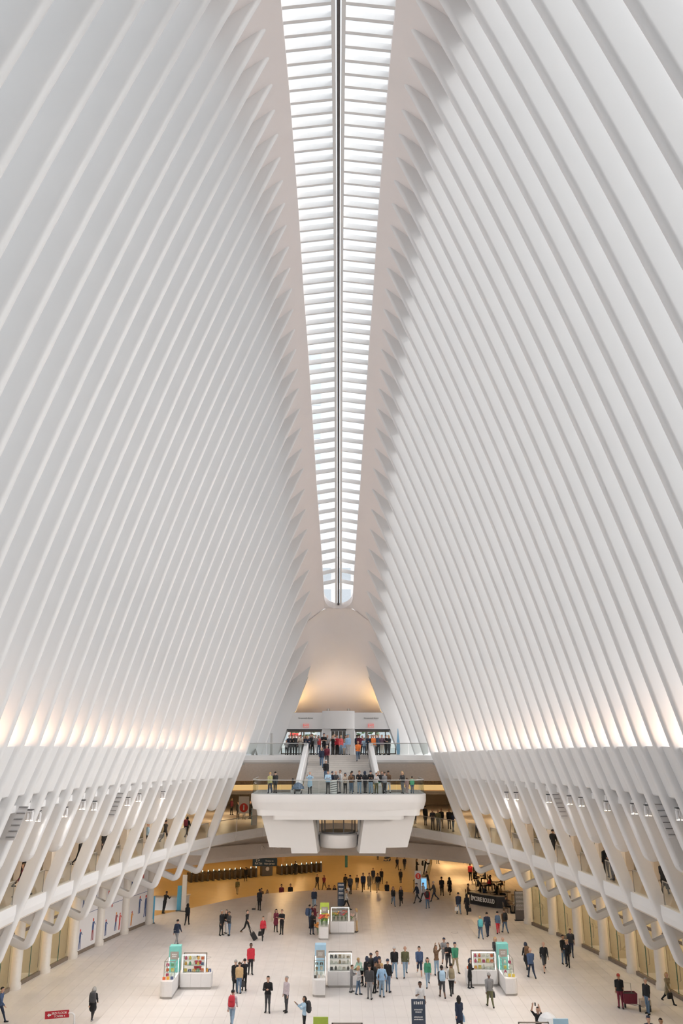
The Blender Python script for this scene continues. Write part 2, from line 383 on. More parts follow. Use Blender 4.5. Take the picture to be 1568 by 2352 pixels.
# frieze under the end of the gallery and concourse roof
FRZ = mat('frieze_plaster', (.80, .73, .67), .5, var=.02)
def frieze_pt(x, k): return 36+k*math.sqrt(max(.0, 1-(x/26.0)**2))
fr = empty('trim_1'); tag(fr, 'plain pale frieze over the concourse opening with raised PATH letters', None, None, 'structure')
xs = np.linspace(-19.5, 19.5, 40); mb = MB()
mb.loft([[(x, frieze_pt(x, 47.2), 4.72), (x, frieze_pt(x, 46.8), 3.72), (x, frieze_pt(x, 47.0), 3.42), (x, frieze_pt(x, 48.2), 3.40), (x, frieze_pt(x, 48.2), 4.78)] for x in xs]); mb.build('frieze', FRZ, fr, smooth=30)
mb = MB(); mb.loft([[(x, frieze_pt(x, 47.9), 5.8), (x, frieze_pt(x, 47.9), 4.7), (x, frieze_pt(x, 48.4), 4.7), (x, frieze_pt(x, 48.4), 5.8)] for x in xs]); mb.build('frieze_recess', FRZ, fr)
for ch, x in (('P', -7.25), ('A', -6.75), ('T', -6.25), ('H', -5.75)):
    text('letter', ch, .62, FRZ, fr, (x, frieze_pt(x, 46.96)-.04, 4.25), (math.radians(95), 0, math.radians(-13)), .03)
mb = MB(); mb.box(-45, 30, 86, 150, 3.4, 3.7); o = CC = mb.build('ceiling_concourse', BEIGE); tag(o, 'low warm ceiling over the lower concourse', None, None, 'structure')
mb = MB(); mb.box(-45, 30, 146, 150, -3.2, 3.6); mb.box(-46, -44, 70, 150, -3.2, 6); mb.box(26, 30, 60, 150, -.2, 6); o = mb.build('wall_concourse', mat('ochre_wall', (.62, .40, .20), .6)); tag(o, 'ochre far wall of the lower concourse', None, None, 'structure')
# concourse back wall behind the gates
mb = MB(); mb.box(-44, -8, 127, 127.6, -3, 3.4); mb.box(-8.6, -8, 120, 127, -3, 3.4); o = mb.build('wall_ticket_hall', mat('orange_lit_wall', (.58, .40, .2), .55)); tag(o, 'amber lit wall behind the row of ticket gates', None, None, 'structure')  # orange of the lamp light is part of this wall's base colour
# outer shell: side walls of the galleries, roof over them
OUT = mat('outer_concrete', (.55, .54, .52), .8)
for sd, nm in ((-1, 'left'), (1, 'right')):
    mb = MB(); mb.box(*sorted((sd*26, sd*27)), -10, 108, -.5, 13.0); o = mb.build('wall_outer_'+nm, OUT); tag(o, 'outer concrete wall behind the %s shops' % nm, None, None, 'structure')
    D = list(np.linspace(-8, 71.2, 50))
    slab('roof_'+nm, [(sd*(ledge(max(-.5, d))[0]+1.45), d) for d in D], [(sd*27, d) for d in D], 12.2, 12.8, OUT)
mb = MB(); mb.box(-27, -8.2, 71.2, 108, 12.2, 12.9); mb.box(8.2, 27, 71.2, 108, 12.2, 12.9); mb.box(-8.2, 8.2, 80.9, 108, 12.2, 12.9); o = mb.build('roof_end', OUT); o['kind'] = 'structure'
mb = MB(); mb.box(-27, 27, 107, 108, 3.6, 12.5); o = mb.build('wall_gallery_end', BEIGE); tag(o, 'beige wall at the back of the end gallery', None, None, 'structure')
mb = MB(); mb.box(-30, 30, -12, -8, -1, 48); o = mb.build('wall_front', WHITE); o['kind'] = 'structure'
# triangular gap walls over the end ribs
for sd in (-1, 1):
    mb = MB(); mb.prism([(sd*x, z) for x, z in ((5.6, 12.8), (12, 12.8), (12, 22), (2.6, 30), (2.3, 21.5))][::sd], 75.9, 76.2); o = mb.build('wall_end', WHITE); o['kind'] = 'structure'
# gallery ceilings
for sd in (-1, 1):
    D = list(np.linspace(-4, 71, 40))
    slab('ceiling_gallery', [(sd*(ledge(d)[0]+1.3), d) for d in D], [(sd*26, d) for d in D], 11.2, 11.5, WHITE)
# shop fronts: columns, bases, glazing, back rooms
COLM = mat('shop_column_paint', (.74, .69, .63), .45, var=.02)
PIL = []; WG = {}
SHOPW = mat('shop_wall_cream', (.80, .70, .54), .6)
LAMP = mat('warm_lamp', (1, .9, .75), .5, emit=(1.0, .72, .44), es=15.0)
LAMPS = mat('shop_lamp', (1, .9, .75), .5, emit=(1.0, .74, .44), es=48.0)
def front(sd, i, z0, zt, fx, mb_col=True): pass
for sd, nm in ((-1, 'left'), (1, 'right')):
    for i in range(2, 24, 2):
        d = rib_d(i); x = col_x(d)
        mb = MB(); r = .36
        mb.lathe(0, 0, [(r+.06, 0), (r+.06, .28), (r, .34), (r*.96, 5.5), (r*.96, 5.72)], 14)
        o = mb.build('column', COLM, None, 50, (sd*(x+.1), d, 0)); tag(o, 'round cream column between shop fronts on the %s, %s from the far end' % (nm, ORD[(22-i)//2]), 'column', 'shop front columns')
        # upper gallery pilaster
        xg = col_x(d)-1.25
        mb = MB(); mb.box(-.3, .3, -.35, .35, 0, 4.68, .06); PIL.append((sd, mb, (sd*xg, d+.2, GAL)))
    D = [rib_d(i) for i in range(2, 25)]
    mb = MB(); mb.loft([[(sd*(col_x(d)+4.6), d, 0), (sd*(col_x(d)+4.6), d, 5.72), (sd*(col_x(d)+4.9), d, 5.72), (sd*(col_x(d)+4.9), d, 0)] for d in D]); o = mb.build('wall_shop_back_'+nm, SHOPW); tag(o, 'warm cream back wall of the %s shops' % nm, None, None, 'structure')
    mb = MB(); mb.loft([[(sd*(col_x(d)-.9), d, GAL+3.6), (sd*(col_x(d)-.9), d, 11.3), (sd*(col_x(d)-.6), d, 11.3), (sd*(col_x(d)-.6), d, GAL+3.6)] for d in D]); mb.loft([[(sd*(col_x(d)+2.2), d, GAL), (sd*(col_x(d)+2.2), d, 11.3), (sd*(col_x(d)+2.4), d, 11.3), (sd*(col_x(d)+2.4), d, GAL)] for d in D]); o = mb.build('wall_gallery_'+nm, SHOPW); tag(o, 'cream wall of the %s upper gallery' % nm, None, None, 'structure'); WG.__setitem__(sd, o); [m_.build('pilaster', COLM, o, 0, l_) for s_, m_, l_ in PIL if s_ == sd]
    # partitions between shops
    for i in range(2, 24, 2):
        d = rib_d(i); x = col_x(d); mb = MB(); mb.box(*sorted((sd*(x+.5), sd*(x+4.7))), d-.08, d+.08, 0, 5.72); mb.box(*sorted((sd*(x-.6), sd*(x+2.3))), d+.1, d+.25, GAL, 11.3); o = mb.build('wall_partition', SHOPW); o['kind'] = 'structure'
    # ceiling lamps in shops and gallery
    for i in range(2, 24, 2):
        d = rib_d(i+1); x = col_x(d)
        for nm2, zz, xx, lb in (('shop', 5.66, x+1.9, 'lower shop'), ('gallery', 11.12, x-3.2, 'upper gallery')):
            mb = MB(); mb.box(-.55, .55, -.55, .55, -.06, 0, .02); fr_ = mb.build('ceiling_lamp', BEAM, WG[sd], 0, (sd*xx, d, zz))
            mb = MB(); mb.box(-.48, .48, -.48, .48, -.075, -.05); mb.build('diffuser', LAMP if zz > 6 else LAMPS, fr_)
SILL = mat('brown_stone_base', (.20, .155, .12), .4, var=.1)
GLASSD = glass_mat('shop_glass', (.90, .93, .90))
wn_no = [2]
for sd, nm in ((-1, 'left'), (1, 'right')):
    for i in range(4, 22, 2):
        wb = 6 if sd < 0 else 0
        for lvl in (0, 1):
            z0 = 0 if lvl == 0 else GAL; H = 5.7 if lvl == 0 else 3.6
            off = .12 if lvl == 0 else -.75
            d0, d1 = rib_d(i)+.5, rib_d(i+2)-.5
            if lvl == 1: d0, d1 = rib_d(i)+.55, rib_d(i+2)-.15
            a = Vector((sd*(col_x(d0)+off), d0, z0)); b = Vector((sd*(col_x(d1)+off), d1, z0)); L = (b-a).length
            w = empty('window_%d' % wn_no[0], a, math.atan2((b-a).y, (b-a).x)); wn_no[0] += 1
            tag(w, None, None, None, 'structure')
            mb = MB(); mb.box(0, L, -.06, .12, 0, .22); mb.build('sill', SILL, w)
            mb = MB(); mb.box(0, L, -.03, .05, 2.95, 3.13); mb.build('transom', BRONZE, w) if lvl == 0 else None
            half = L/2
            for k in range(2):
                mb = MB(); mb.box(k*half+.01, (k+1)*half-.01, 0, .02, .22, H); mb.build('pane', GLASSD, w)
            mb = MB(); mb.box(half-.012, half+.012, -.01, .03, .22, 2.95 if lvl == 0 else H); mb.build('glass_edge', mat('green_glass_edge', (.05, .18, .15), .2), w)
            if lvl == 0 and sd > 0:
                for s2 in (-.18, .18):
                    mb = MB(); q = half+s2; mb.tube([(q, -.02, .9), (q, -.1, .95), (q, -.1, 1.75), (q, -.02, 1.8)], .018, 5); mb.build('door_handle', BRONZE, w)
# warm uplights tucked on the ledge between the ribs
UP = mat('ledge_lamp', (1, .8, .6), .5, emit=(1.0, .60, .36), es=230.0)
for sd, nm in ((-1, 'left'), (1, 'right')):
    for i in range(-8, 22):
        d = rib_d(i)+RS/2; lx, lz = ledge(d)
        mb = MB(); mb.box(-.06, .06, -.3, .3, 0, .05); o = mb.build('uplight', GREYD, wall[sd], 0, (sd*(lx+.85), d, lz-.0)); mb = MB(); mb.box(-.045, .045, -.28, .28, .05, .058); mb.build('lamp_strip', UP, o)

# warm lamps in the concourse ceiling
LAMPC = mat('amber_lamp', (1, .8, .5), .5, emit=(1.0, .62, .26), es=72.0)
for r, y in enumerate((90, 100, 110, 120, 132)):
    for c, x in enumerate((-36, -26, -16, -6, 4, 14, 22)):
        mb = MB(); mb.cyl(0, 0, -.06, 0, .55, .55, 18); o = mb.build('round_lamp', BEAM, CC, 40, (x, y, 3.4))
        mb = MB(); mb.cyl(0, 0, -.08, -.05, .48, .48, 18); mb.build('diffuser', LAMPC, o)
# ------------------------------------------------------------------ end of the hall: platform, stairs, landing, doors
HULL = mat('platform_shell_paint', (.78, .76, .745), .45, var=.012, scale=.6)
KWH = mat('lamp_white', (.8, .8, .8), .4)
plat = empty('platform'); tag(plat, 'white viewing platform hanging out over the hall below the stairs', None, None, 'structure')
def plan(hx, y0, y1, r=1.0, bulge=.25):
    pts = [(-hx, y1), (-hx, y0+r)]
    for k in range(1, 6): a = math.pi/2*k/6; pts.append((-hx+r-r*math.cos(a), y0+r-r*math.sin(a)))
    pts += [(-hx+r, y0), (-hx*.45, y0-bulge*.7), (0, y0-bulge), (hx*.45, y0-bulge*.7), (hx-r, y0)]
    for k in range(1, 6): a = math.pi/2*k/6; pts.append((hx-r+r*math.sin(a), y0+r-r*math.cos(a)))
    return pts+[(hx, y0+r), (hx, y1)]
mb = MB(); mb.loft([[(x, y, z) for x, y in plan(hx, y0, 71.5)] for hx, y0, z in ((6.98, 65.5, PLAT), (6.98, 65.5, 9.62), (6.95, 65.55, 9.5), (6.8, 65.7, 9.02))]); mb.build('platform_rim', HULL, plat, smooth=35)
mb = MB(); mb.loft([[(x, y, z) for x, y in plan(hx, y0, 71.5, .5, .2)] for hx, y0, z in ((6.5, 65.75, 9.04), (6.42, 65.8, 8.56))]); mb.build('platform_shell', HULL, plat, smooth=35)
mb = MB(); mb.loft([[(x, y, z) for x, y in plan(hx, y0, 71.5, .3, .2)] for hx, y0, z in ((5.35, 65.7, 9.06), (5.15, 65.85, 8.26))]); mb.build('platform_keel', HULL, plat, smooth=35)
legpx = [(598, 1872), (616.5, 1946), (665.5, 1947), (667, 1960), (727, 1960), (716, 1880)]
for sd in (-1, 1):
    poly = [(sd*-at_d(x+2, y, 67.6)[0], at_d(x, y, 67.6)[2]) for x, y in legpx][::-sd]
    c = sum(p[0] for p in poly)/6
    mb = MB(); mb.loft([[(x, 67.6, z) for x, z in poly], [(x-sd*-.0+(.35*sd if abs(x) < 3 else 0)*-1, 71.2, z) for x, z in poly]]); mb.build('escalator_casing', HULL, plat)
mb = MB(); mb.box(-6.7, 6.7, 66.2, 71.4, PLAT, PLAT+.012); mb.build('platform_paving', mat('grey_paving', (.6, .59, .58), .5, var=.06, scale=8), plat)
def rail_run(pts, z, label, h=1.08, posts=True):
    b = empty('glass_railing', (pts[0][0], pts[0][1], z)); tag(b, label, 'railing'); ox, oy = pts[0]
    for (xa, ya), (xb, yb) in zip(pts[:-1], pts[1:]):
        n = max(1, round(math.hypot(xb-xa, yb-ya)/1.9))
        for k in range(n):
            u0, u1 = k/n+.006, (k+1)/n-.006; A = (xa+(xb-xa)*u0-ox, ya+(yb-ya)*u0-oy); B = (xa+(xb-xa)*u1-ox, ya+(yb-ya)*u1-oy)
            t = Vector((B[1]-A[1], A[0]-B[0])).normalized()*.012
            mb = MB(); mb.loft([[(A[0]-t.x, A[1]-t.y, zz), (B[0]-t.x, B[1]-t.y, zz), (B[0]+t.x, B[1]+t.y, zz), (A[0]+t.x, A[1]+t.y, zz)] for zz in (.06, h-.03)]); mb.build('pane', GLASSR, b)
    mb = MB(); mb.tube([(x-ox, y-oy, h) for x, y in pts], .035, 6); mb.build('hand_rail', mat('rail_grey', (.62, .61, .6), .35, .5), b)
    return b
pp = [(x, y+.12) for x, y in plan(6.85, 65.45, 70.6)]
rail_run(pp[:7]+pp[8:11]+pp[12:], PLAT, 'curved glass railing along the front of the lower viewing platform')
# stairs
stair = empty('grand_stairs'); tag(stair, 'pale stone stairs between the platform and the upper landing', None, None, 'structure')
NST = 17
for k in range(NST):
    u = k/NST; hw = 2.95-.42*u; y = 67.2+k*.3; z1 = PLAT+(LAND-PLAT)*(k+1)/NST
    mb = MB(); mb.box(-hw, hw, y, 72.3 if k == NST-1 else y+.62, z1-.165, z1); mb.build('stair_tread', STONE, stair)
for sd in (-1, 1):
    mb = MB(); rings = []
    for y, z0, z1, x in ((66.6, 10.15, 10.75, 3.1), (67.0, 10.15, 11.25, 3.06), (71.6, 12.3, 14.05, 2.62), (72.2, 12.6, 14.12, 2.58), (72.35, 12.8, 13.9, 2.57)):
        rings.append([(sd*x, y, z0), (sd*x, y, z1-.06), (sd*(x+.06), y, z1), (sd*(x+.32), y, z1), (sd*(x+.38), y, z1-.06), (sd*(x+.38), y, z0)][::sd])
    mb.loft(rings); mb.build('stair_parapet', WHITE, stair, smooth=30)
    mb = MB(); mb.tube([(sd*2.9, 67.1, 11.0), (sd*2.45, 72.0, 13.85)], .03); mb.build('hand_rail', STEEL, stair)
# landing
land = empty('floor_landing'); tag(land, 'upper landing of pale stone in front of the street doors', None, None, 'structure')
for sd in (-1, 1):
    mb = MB(); mb.loft([[(sd*2.6, y, z), (sd*8.6, y, z)][::1]+[(sd*8.6, 77.5, z), (sd*2.6, 77.5, z)] for y, z in ((71.35, 12.3), (71.05, 12.42), (70.95, 12.6), (70.95, LAND))] if sd > 0 else [[(sd*8.6, y, z), (sd*2.6, y, z), (sd*2.6, 77.5, z), (sd*8.6, 77.5, z)] for y, z in ((71.35, 12.3), (71.05, 12.42), (70.95, 12.6), (70.95, LAND))]); mb.build('landing_slab', WHITE, land)
    mb = MB(); mb.loft([[(sd*2.7, y, z), (sd*10.2, y, z), (sd*10.2, y+.4, z), (sd*2.7, y+.4, z)][::sd] for y, z in ((71.5, 12.38), (74.2, 10.75))]); mb.build('landing_underside', mat('taupe_underside', (.9, .84, .79), .6), land)
    x1 = 8.0 if sd < 0 else 7.75
    rail_run([(sd*x1, 71.7), (sd*x1, 71.15), (sd*2.75, 71.15)], LAND, 'glass railing on the %s half of the upper landing' % ('left' if sd < 0 else 'right'), 1.0)
mb = MB(); mb.box(-2.62, 2.62, 72.25, 77.5, 12.4, LAND); mb.build('landing_slab', STONE, land)
mb = MB(); mb.box(-9, 9, 77.5, 81, 12.4, LAND); mb.build('landing_slab', STONE, land)
# end gallery ceiling with a cove, lamp glow put into its gold surface
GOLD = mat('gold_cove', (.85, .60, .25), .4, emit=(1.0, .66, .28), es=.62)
WOOD = mat('brown_wood_strip', (.42, .29, .15), .5, var=.3, scale=5)
eg = empty('ceiling_end'); tag(eg, 'low ceiling of the end gallery with a golden lit cove', None, None, 'structure')
xs = np.linspace(-24, 24, 30)
def arc_y(x, y0): return y0-.006*x*x
mb = MB(); mb.loft([[(x, arc_y(x, 79.6), 9.3), (x, arc_y(x, 79.6), 9.6), (x, 107, 9.6), (x, 107, 9.3)] for x in xs]); mb.build('ceiling_slab', BEIGE, eg)
mb = MB(); mb.loft([[(x, arc_y(x, 80.1), 9.65), (x, arc_y(x, 80.35), 10.12), (x, arc_y(x, 80.6), 10.12), (x, arc_y(x, 80.6), 9.65)] for x in xs]); mb.build('cove', GOLD, eg)
mb = MB(); mb.loft([[(x, arc_y(x, 80.3), 10.2), (x, arc_y(x, 80.3), 11.0), (x, arc_y(x, 80.5), 11.0), (x, arc_y(x, 80.5), 10.2)] for x in xs]); mb.build('wood_strip', WOOD, eg)
for k, x in enumerate((-17, -12.5, -8, -3, 3, 8, 12.5, 17)):
    for q, y in enumerate((84, 92)):
        mb = MB(); mb.cyl(0, 0, -.05, 0, .5, .5, 20); o = mb.build('round_lamp', BEAM, eg, 40, (x, y, 9.3))
        mb = MB(); mb.cyl(0, 0, -.065, -.04, .44, .44, 20); mb.build('diffuser', LAMPS, o)
# glass lift under the platform
lift = empty('glass_lift', (0, 69.9, 5.85)); tag(lift, 'round glass lift under the white platform', 'lift')
mb = MB(); mb.lathe(0, 0, [(1.5, 0), (1.58, .1), (1.58, .95), (1.45, 1.05)], 32); mb.build('drum', HULL, lift, 40)
mb = MB(); mb.lathe(0, 0, [(1.42, 1.05), (1.42, 1.2)], 32); mb.build('cab_floor', GREYD, lift, 40)
mb = MB(); mb.loft([[(1.36*math.cos(a), 1.36*math.sin(a), z) for a in np.linspace(math.pi*1.02, math.pi*1.98, 17)] for z in (1.2, 3.4)], cap=False, closed=False); mb.build('cab_glass', GLASSR, lift, 60)
for a in (1.03, 1.2, 1.4, 1.6, 1.8, 1.97):
    mb = MB(); mb.cyl(1.38*math.cos(a*math.pi), 1.38*math.sin(a*math.pi), 1.15, 3.4, .045, n=6); mb.build('post', GREYD, lift)
for sd in (-1, 1):
    mb = MB(); mb.box(*sorted((sd*1.62, sd*1.78)), -.3, -.05, 1.1, 3.4); mb.build('guide_rail', STEEL, lift)
    mb = MB(); mb.box(*sorted((sd*1.4, sd*2.05)), -.2, .4, .9, 1.1); mb.build('bracket', HULL, lift)
# portal in front of the doors
portal = empty('wall_back'); tag(portal, 'white end wall over the street doors, splayed like a tent', None, None, 'structure')
for sd in (-1, 1):
    poly = [(-2.42, 21.6), (-3.92, 17.0), (-4.0, 16.82), (-4.2, 16.72), (-4.75, 15.3), (-5.5, 13.3), (-5.52, 13.12), (-5.3, 13.0), (-7.9, 13.0), (-3.8, 23.4), (-2.0, 22.6)]
    mb = MB(); mb.prism([(-sd*x, z) for x, z in poly][::sd], 75.2, 75.75); mb.build('splayed_leg', WHITE, portal)
mb = MB(); mb.box(-4.75, 4.75, 75.24, 75.72, 15.25, 16.72); mb.build('lintel', WHITE, portal)
mb = MB(); mb.box(-4.78, 4.78, 75.3, 75.7, 15.12, 15.26); mb.build('door_head', GREYD, portal)
mb = MB(); mb.prism([(-1.5, 75.7), (-1.5, 75.2), (-1.2, 75.0), (-.6, 74.86), (0, 74.82), (.6, 74.86), (1.2, 75.0), (1.5, 75.2), (1.5, 75.7)], 15.28, 16.86, 'z'); mb.build('bowed_pier_head', WHITE, portal, 50)
for sd in (-1, 1):
    mb = MB(); mb.box(*sorted((sd*.72, sd*1.5)), 75.15, 76.6, LAND, 15.3); mb.build('pier', WHITE, portal)
    text('street_name', 'Greenwich Street', .19, mat('letter_grey', (.2, .2, .2), .5), portal, (sd*3.05, 75.22, 16.22))
    mb = MB(); mb.box(-.24, .24, 0, .05, -.14, .14); e = mb.build('exit_sign', mat('sign_white', (.82, .8, .78), .5), None, 0, (sd*3.0, 75.16, 15.55)); tag(e, 'red lettered EXIT sign over the %s street doors' % ('left' if sd < 0 else 'right'), 'sign')
    text('lettering', 'EXIT', .22, mat('exit_red', (.75, .06, .05), .5, emit=(1, .1, .08), es=.5), e, (0, -.01, 0))
    mb = MB(); mb.box(-.26, .26, .005, .045, -.16, .16); mb.build('sign_frame', mat('exit_red', (.75, .06, .05)), e)
lf = empty('door_1', (0, 75.9, LAND)); tag(lf, 'grey metal lift doors between the street doors', None, None, 'structure')
for k in (-1, 1):
    for q in (0, 1):
        x0 = k*(.02+q*.34); mb = MB(); mb.box(*sorted((x0, x0+k*.32)), 0, .05, 0, 2.05); mb.build('door_leaf', mat('lift_door_grey', (.20, .19, .17), .35, .6, var=.15, scale=3), lf)
mb = MB(); mb.box(-.74, .74, -.1, .02, 2.05, 2.25); mb.build('door_frame', STEEL, lf)
for sd in (-1, 1):
    dr = empty('door_%d' % (2 if sd < 0 else 3), (sd*1.55, 76.3, LAND)); tag(dr, 'bronze framed glass street doors %s of the lift' % ('left' if sd < 0 else 'right'), None, None, 'structure')
    for k in range(5):
        x = .04+k*.92; mb = MB(); mb.box(*sorted((sd*x, sd*(x+.1))), -.05, .05, 0, 2.1); mb.build('mullion', BRONZE, dr)
        if k < 4:
            mb = MB(); mb.box(*sorted((sd*(x+.1), sd*(x+.92))), -.01, .01, .1, 2.0); mb.build('pane', GLASS, dr)
            mb = MB(); mb.box(*sorted((sd*(x+.1), sd*(x+.92))), -.04, .04, 0, .1); mb.build('kick_rail', BRONZE, dr)
    mb = MB(); mb.box(*sorted((0, sd*4.4)), -.06, .06, 1.98, 2.14); mb.build('head_rail', BRONZE, dr)
# street beyond the doors
mb = MB(); mb.box(-60, 60, 81, 240, 12.4, 12.98); o = mb.build('ground', mat('street_paving', (.5, .5, .5), .7)); tag(o, 'grey street paving beyond the doors', None, None, 'structure')
bl = empty('street_building', (0, 125, 13)); tag(bl, 'pale office block seen across the street through the glass doors', 'building')
mb = MB(); mb.box(-40, 40, 0, 14, 0, 30); mb.build('wall', mat('pale_brick', (.75, .72, .7), .8, var=.1), bl)
WINM = mat('window_dark', (.5, .53, .56), .2)
wm = MB(); wm.box(0, 2, -.1, 0, 0, 2.4); wme = wm.mesh('facade_window', WINM)
for r in range(8):
    for c in range(-12, 12): link('facade_window', wme, bl, (c*3.2, 0, 1.2+r*3.5))
LEAF = mat('tree_leaf', (.10, .16, .07), .7, var=.3, scale=3)
for k, x in enumerate((-9.5, -4.2, 3.4, 8.0)):
    t = empty('street_tree', (x, 96+k*1.3, 13)); tag(t, ('small leafy street tree outside the doors at the far left', 'small leafy street tree outside, left of the lift', 'small leafy street tree outside, right of the lift', 'small leafy street tree outside the doors at the far right')[k], 'tree', 'street trees')
    mb = MB(); mb.tube([(0, 0, 0), (.1, 0, 1.6), (0, .1, 3)], [.16, .12, .07]); mb.build('trunk', mat('bark', (.14, .1, .07), .9), t)
    mb = MB(); rnd = random.Random(k)
    for q in range(70):
        a, b_, rr = rnd.uniform(0, 6.28), rnd.uniform(-1, 1), rnd.uniform(.5, 1.5); cx, cy, cz = rr*math.cos(a), rr*math.sin(a), 3.1+b_*1.4; s_ = rnd.uniform(.18, .34)
        mb.ball(cx, cy, cz, s_, s_*.8, s_*.6, 5, 3)
    mb.build('crown', LEAF, t)
aw = empty('red_awning', at_d(676, 1680, 110)); aw.scale = (.6, .6, .6); tag(aw, 'red shop awning across the street behind the left doors', 'awning')
mb = MB(); mb.prism([(0, .0), (-1.2, -.6), (-1.2, -1.0), (0, -.9)], -.9, .9, 'x'); mb.build('canopy', mat('awning_red', (.65, .06, .04), .7), aw)
mb = MB(); mb.box(-1.6, 1.6, 0, .1, -4.3, 0); mb.build('shop_window', mat('shop_light', (.9, .88, .85), .6), aw)
tw = empty('glass_tower', (-64, 190, 13)); tag(tw, 'pale glass tower faintly seen through the left of the skylight', 'building')
mb = MB(); mb.box(-10, 62.5, 0, 40, 0, 104); mb.build('wall', mat('tower_wall', (.86, .87, .88), .3), tw)
wm = MB(); wm.box(0, 3.0, -.15, 0, 0, 7.0); wme = wm.mesh('facade_window', mat('tower_window', (.66, .70, .74), .2))
for r in range(11):
    for c in range(13): link('facade_window', wme, tw, (-6+c*5.2, 0, 2+r*9.3))

# amber uplights behind the end wall, under the shell
AMB = mat('amber_uplight', (1, .8, .5), .5, emit=(1.0, .62, .22), es=70.0)
for sd in (-1, 1):
    mb = MB(); mb.box(-.6, .6, -.15, .15, 0, .1); o = mb.build('uplight', GREYD, portal, 0, (sd*3.6, 76.6, 16.5))
    mb = MB(); mb.box(-.55, .55, -.12, .12, .1, .115); mb.build('lamp_strip', AMB, o)
mb = MB(); mb.box(-4.75, 4.75, 75.7, 80.4, 16.3, 16.5); o = mb.build('lintel_roof', WHITE2, portal)

# pair of white projectors on the lintel washing the shell
for sd in (-1, 1):
    o = empty('projector', (sd*.95, 76.0, 16.86)); tag(o, 'small white projector on the lintel, %s of the pair' % ('left' if sd < 0 else 'right'), 'lamp')
    mb = MB(); mb.tube([(-.12, 0, 0), (-.12, 0, .22), (.12, 0, .22), (.12, 0, 0)], .02, 5); mb.build('yoke', GREYD, o); mb = MB(); mb.cyl(0, 0, .08, .26, .08, n=12); mb.build('lamp_head', KWH, o)
    ld = bpy.data.lights.new('shell_wash', 'SPOT'); lo_ = bpy.data.objects.new('shell_wash', ld); COL.objects.link(lo_); lo_.parent = o; lo_.location = (0, 0, .3); ld.energy = 60; ld.spot_size = math.radians(140); ld.spot_blend = .9; ld.shadow_soft_size = .1; ld.color = (1, .96, .93)
    lo_.rotation_euler = (math.radians(146), 0, 0)
# ------------------------------------------------------------------ kiosks
KW = mat('kiosk_white', (.80, .78, .775), .4, var=.015)
KB = mat('kiosk_plinth', (.42, .40, .38), .4, .3)
LED = mat('white_led', (1, 1, 1), .5, emit=(1.0, .93, .85), es=2.6)
FRAME = mat('case_frame', (.40, .36, .32), .4, .4)
SIGNP = mat('sign_plate', (.45, .40, .36), .4, .3)
INK = mat('white_print', (.86, .86, .85), .6)
def bars(parent, cx, y, cz, rows, m):
    """unreadable small lettering: rows of thin raised strokes"""
    rnd = random.Random(len(rows)*7)
    mb = MB()
    for dz, wd, hh in rows:
        x = cx-wd/2
        while x < cx+wd/2:
            w = hh*rnd.uniform(.35, .8); mb.box(x, min(x+w, cx+wd/2), y-.004, y+.002, cz+dz-hh/2, cz+dz+hh/2*rnd.uniform(.6, 1)); x += w+hh*.28
    return tag(mb.build('lettering', m, parent), kind='stuff')
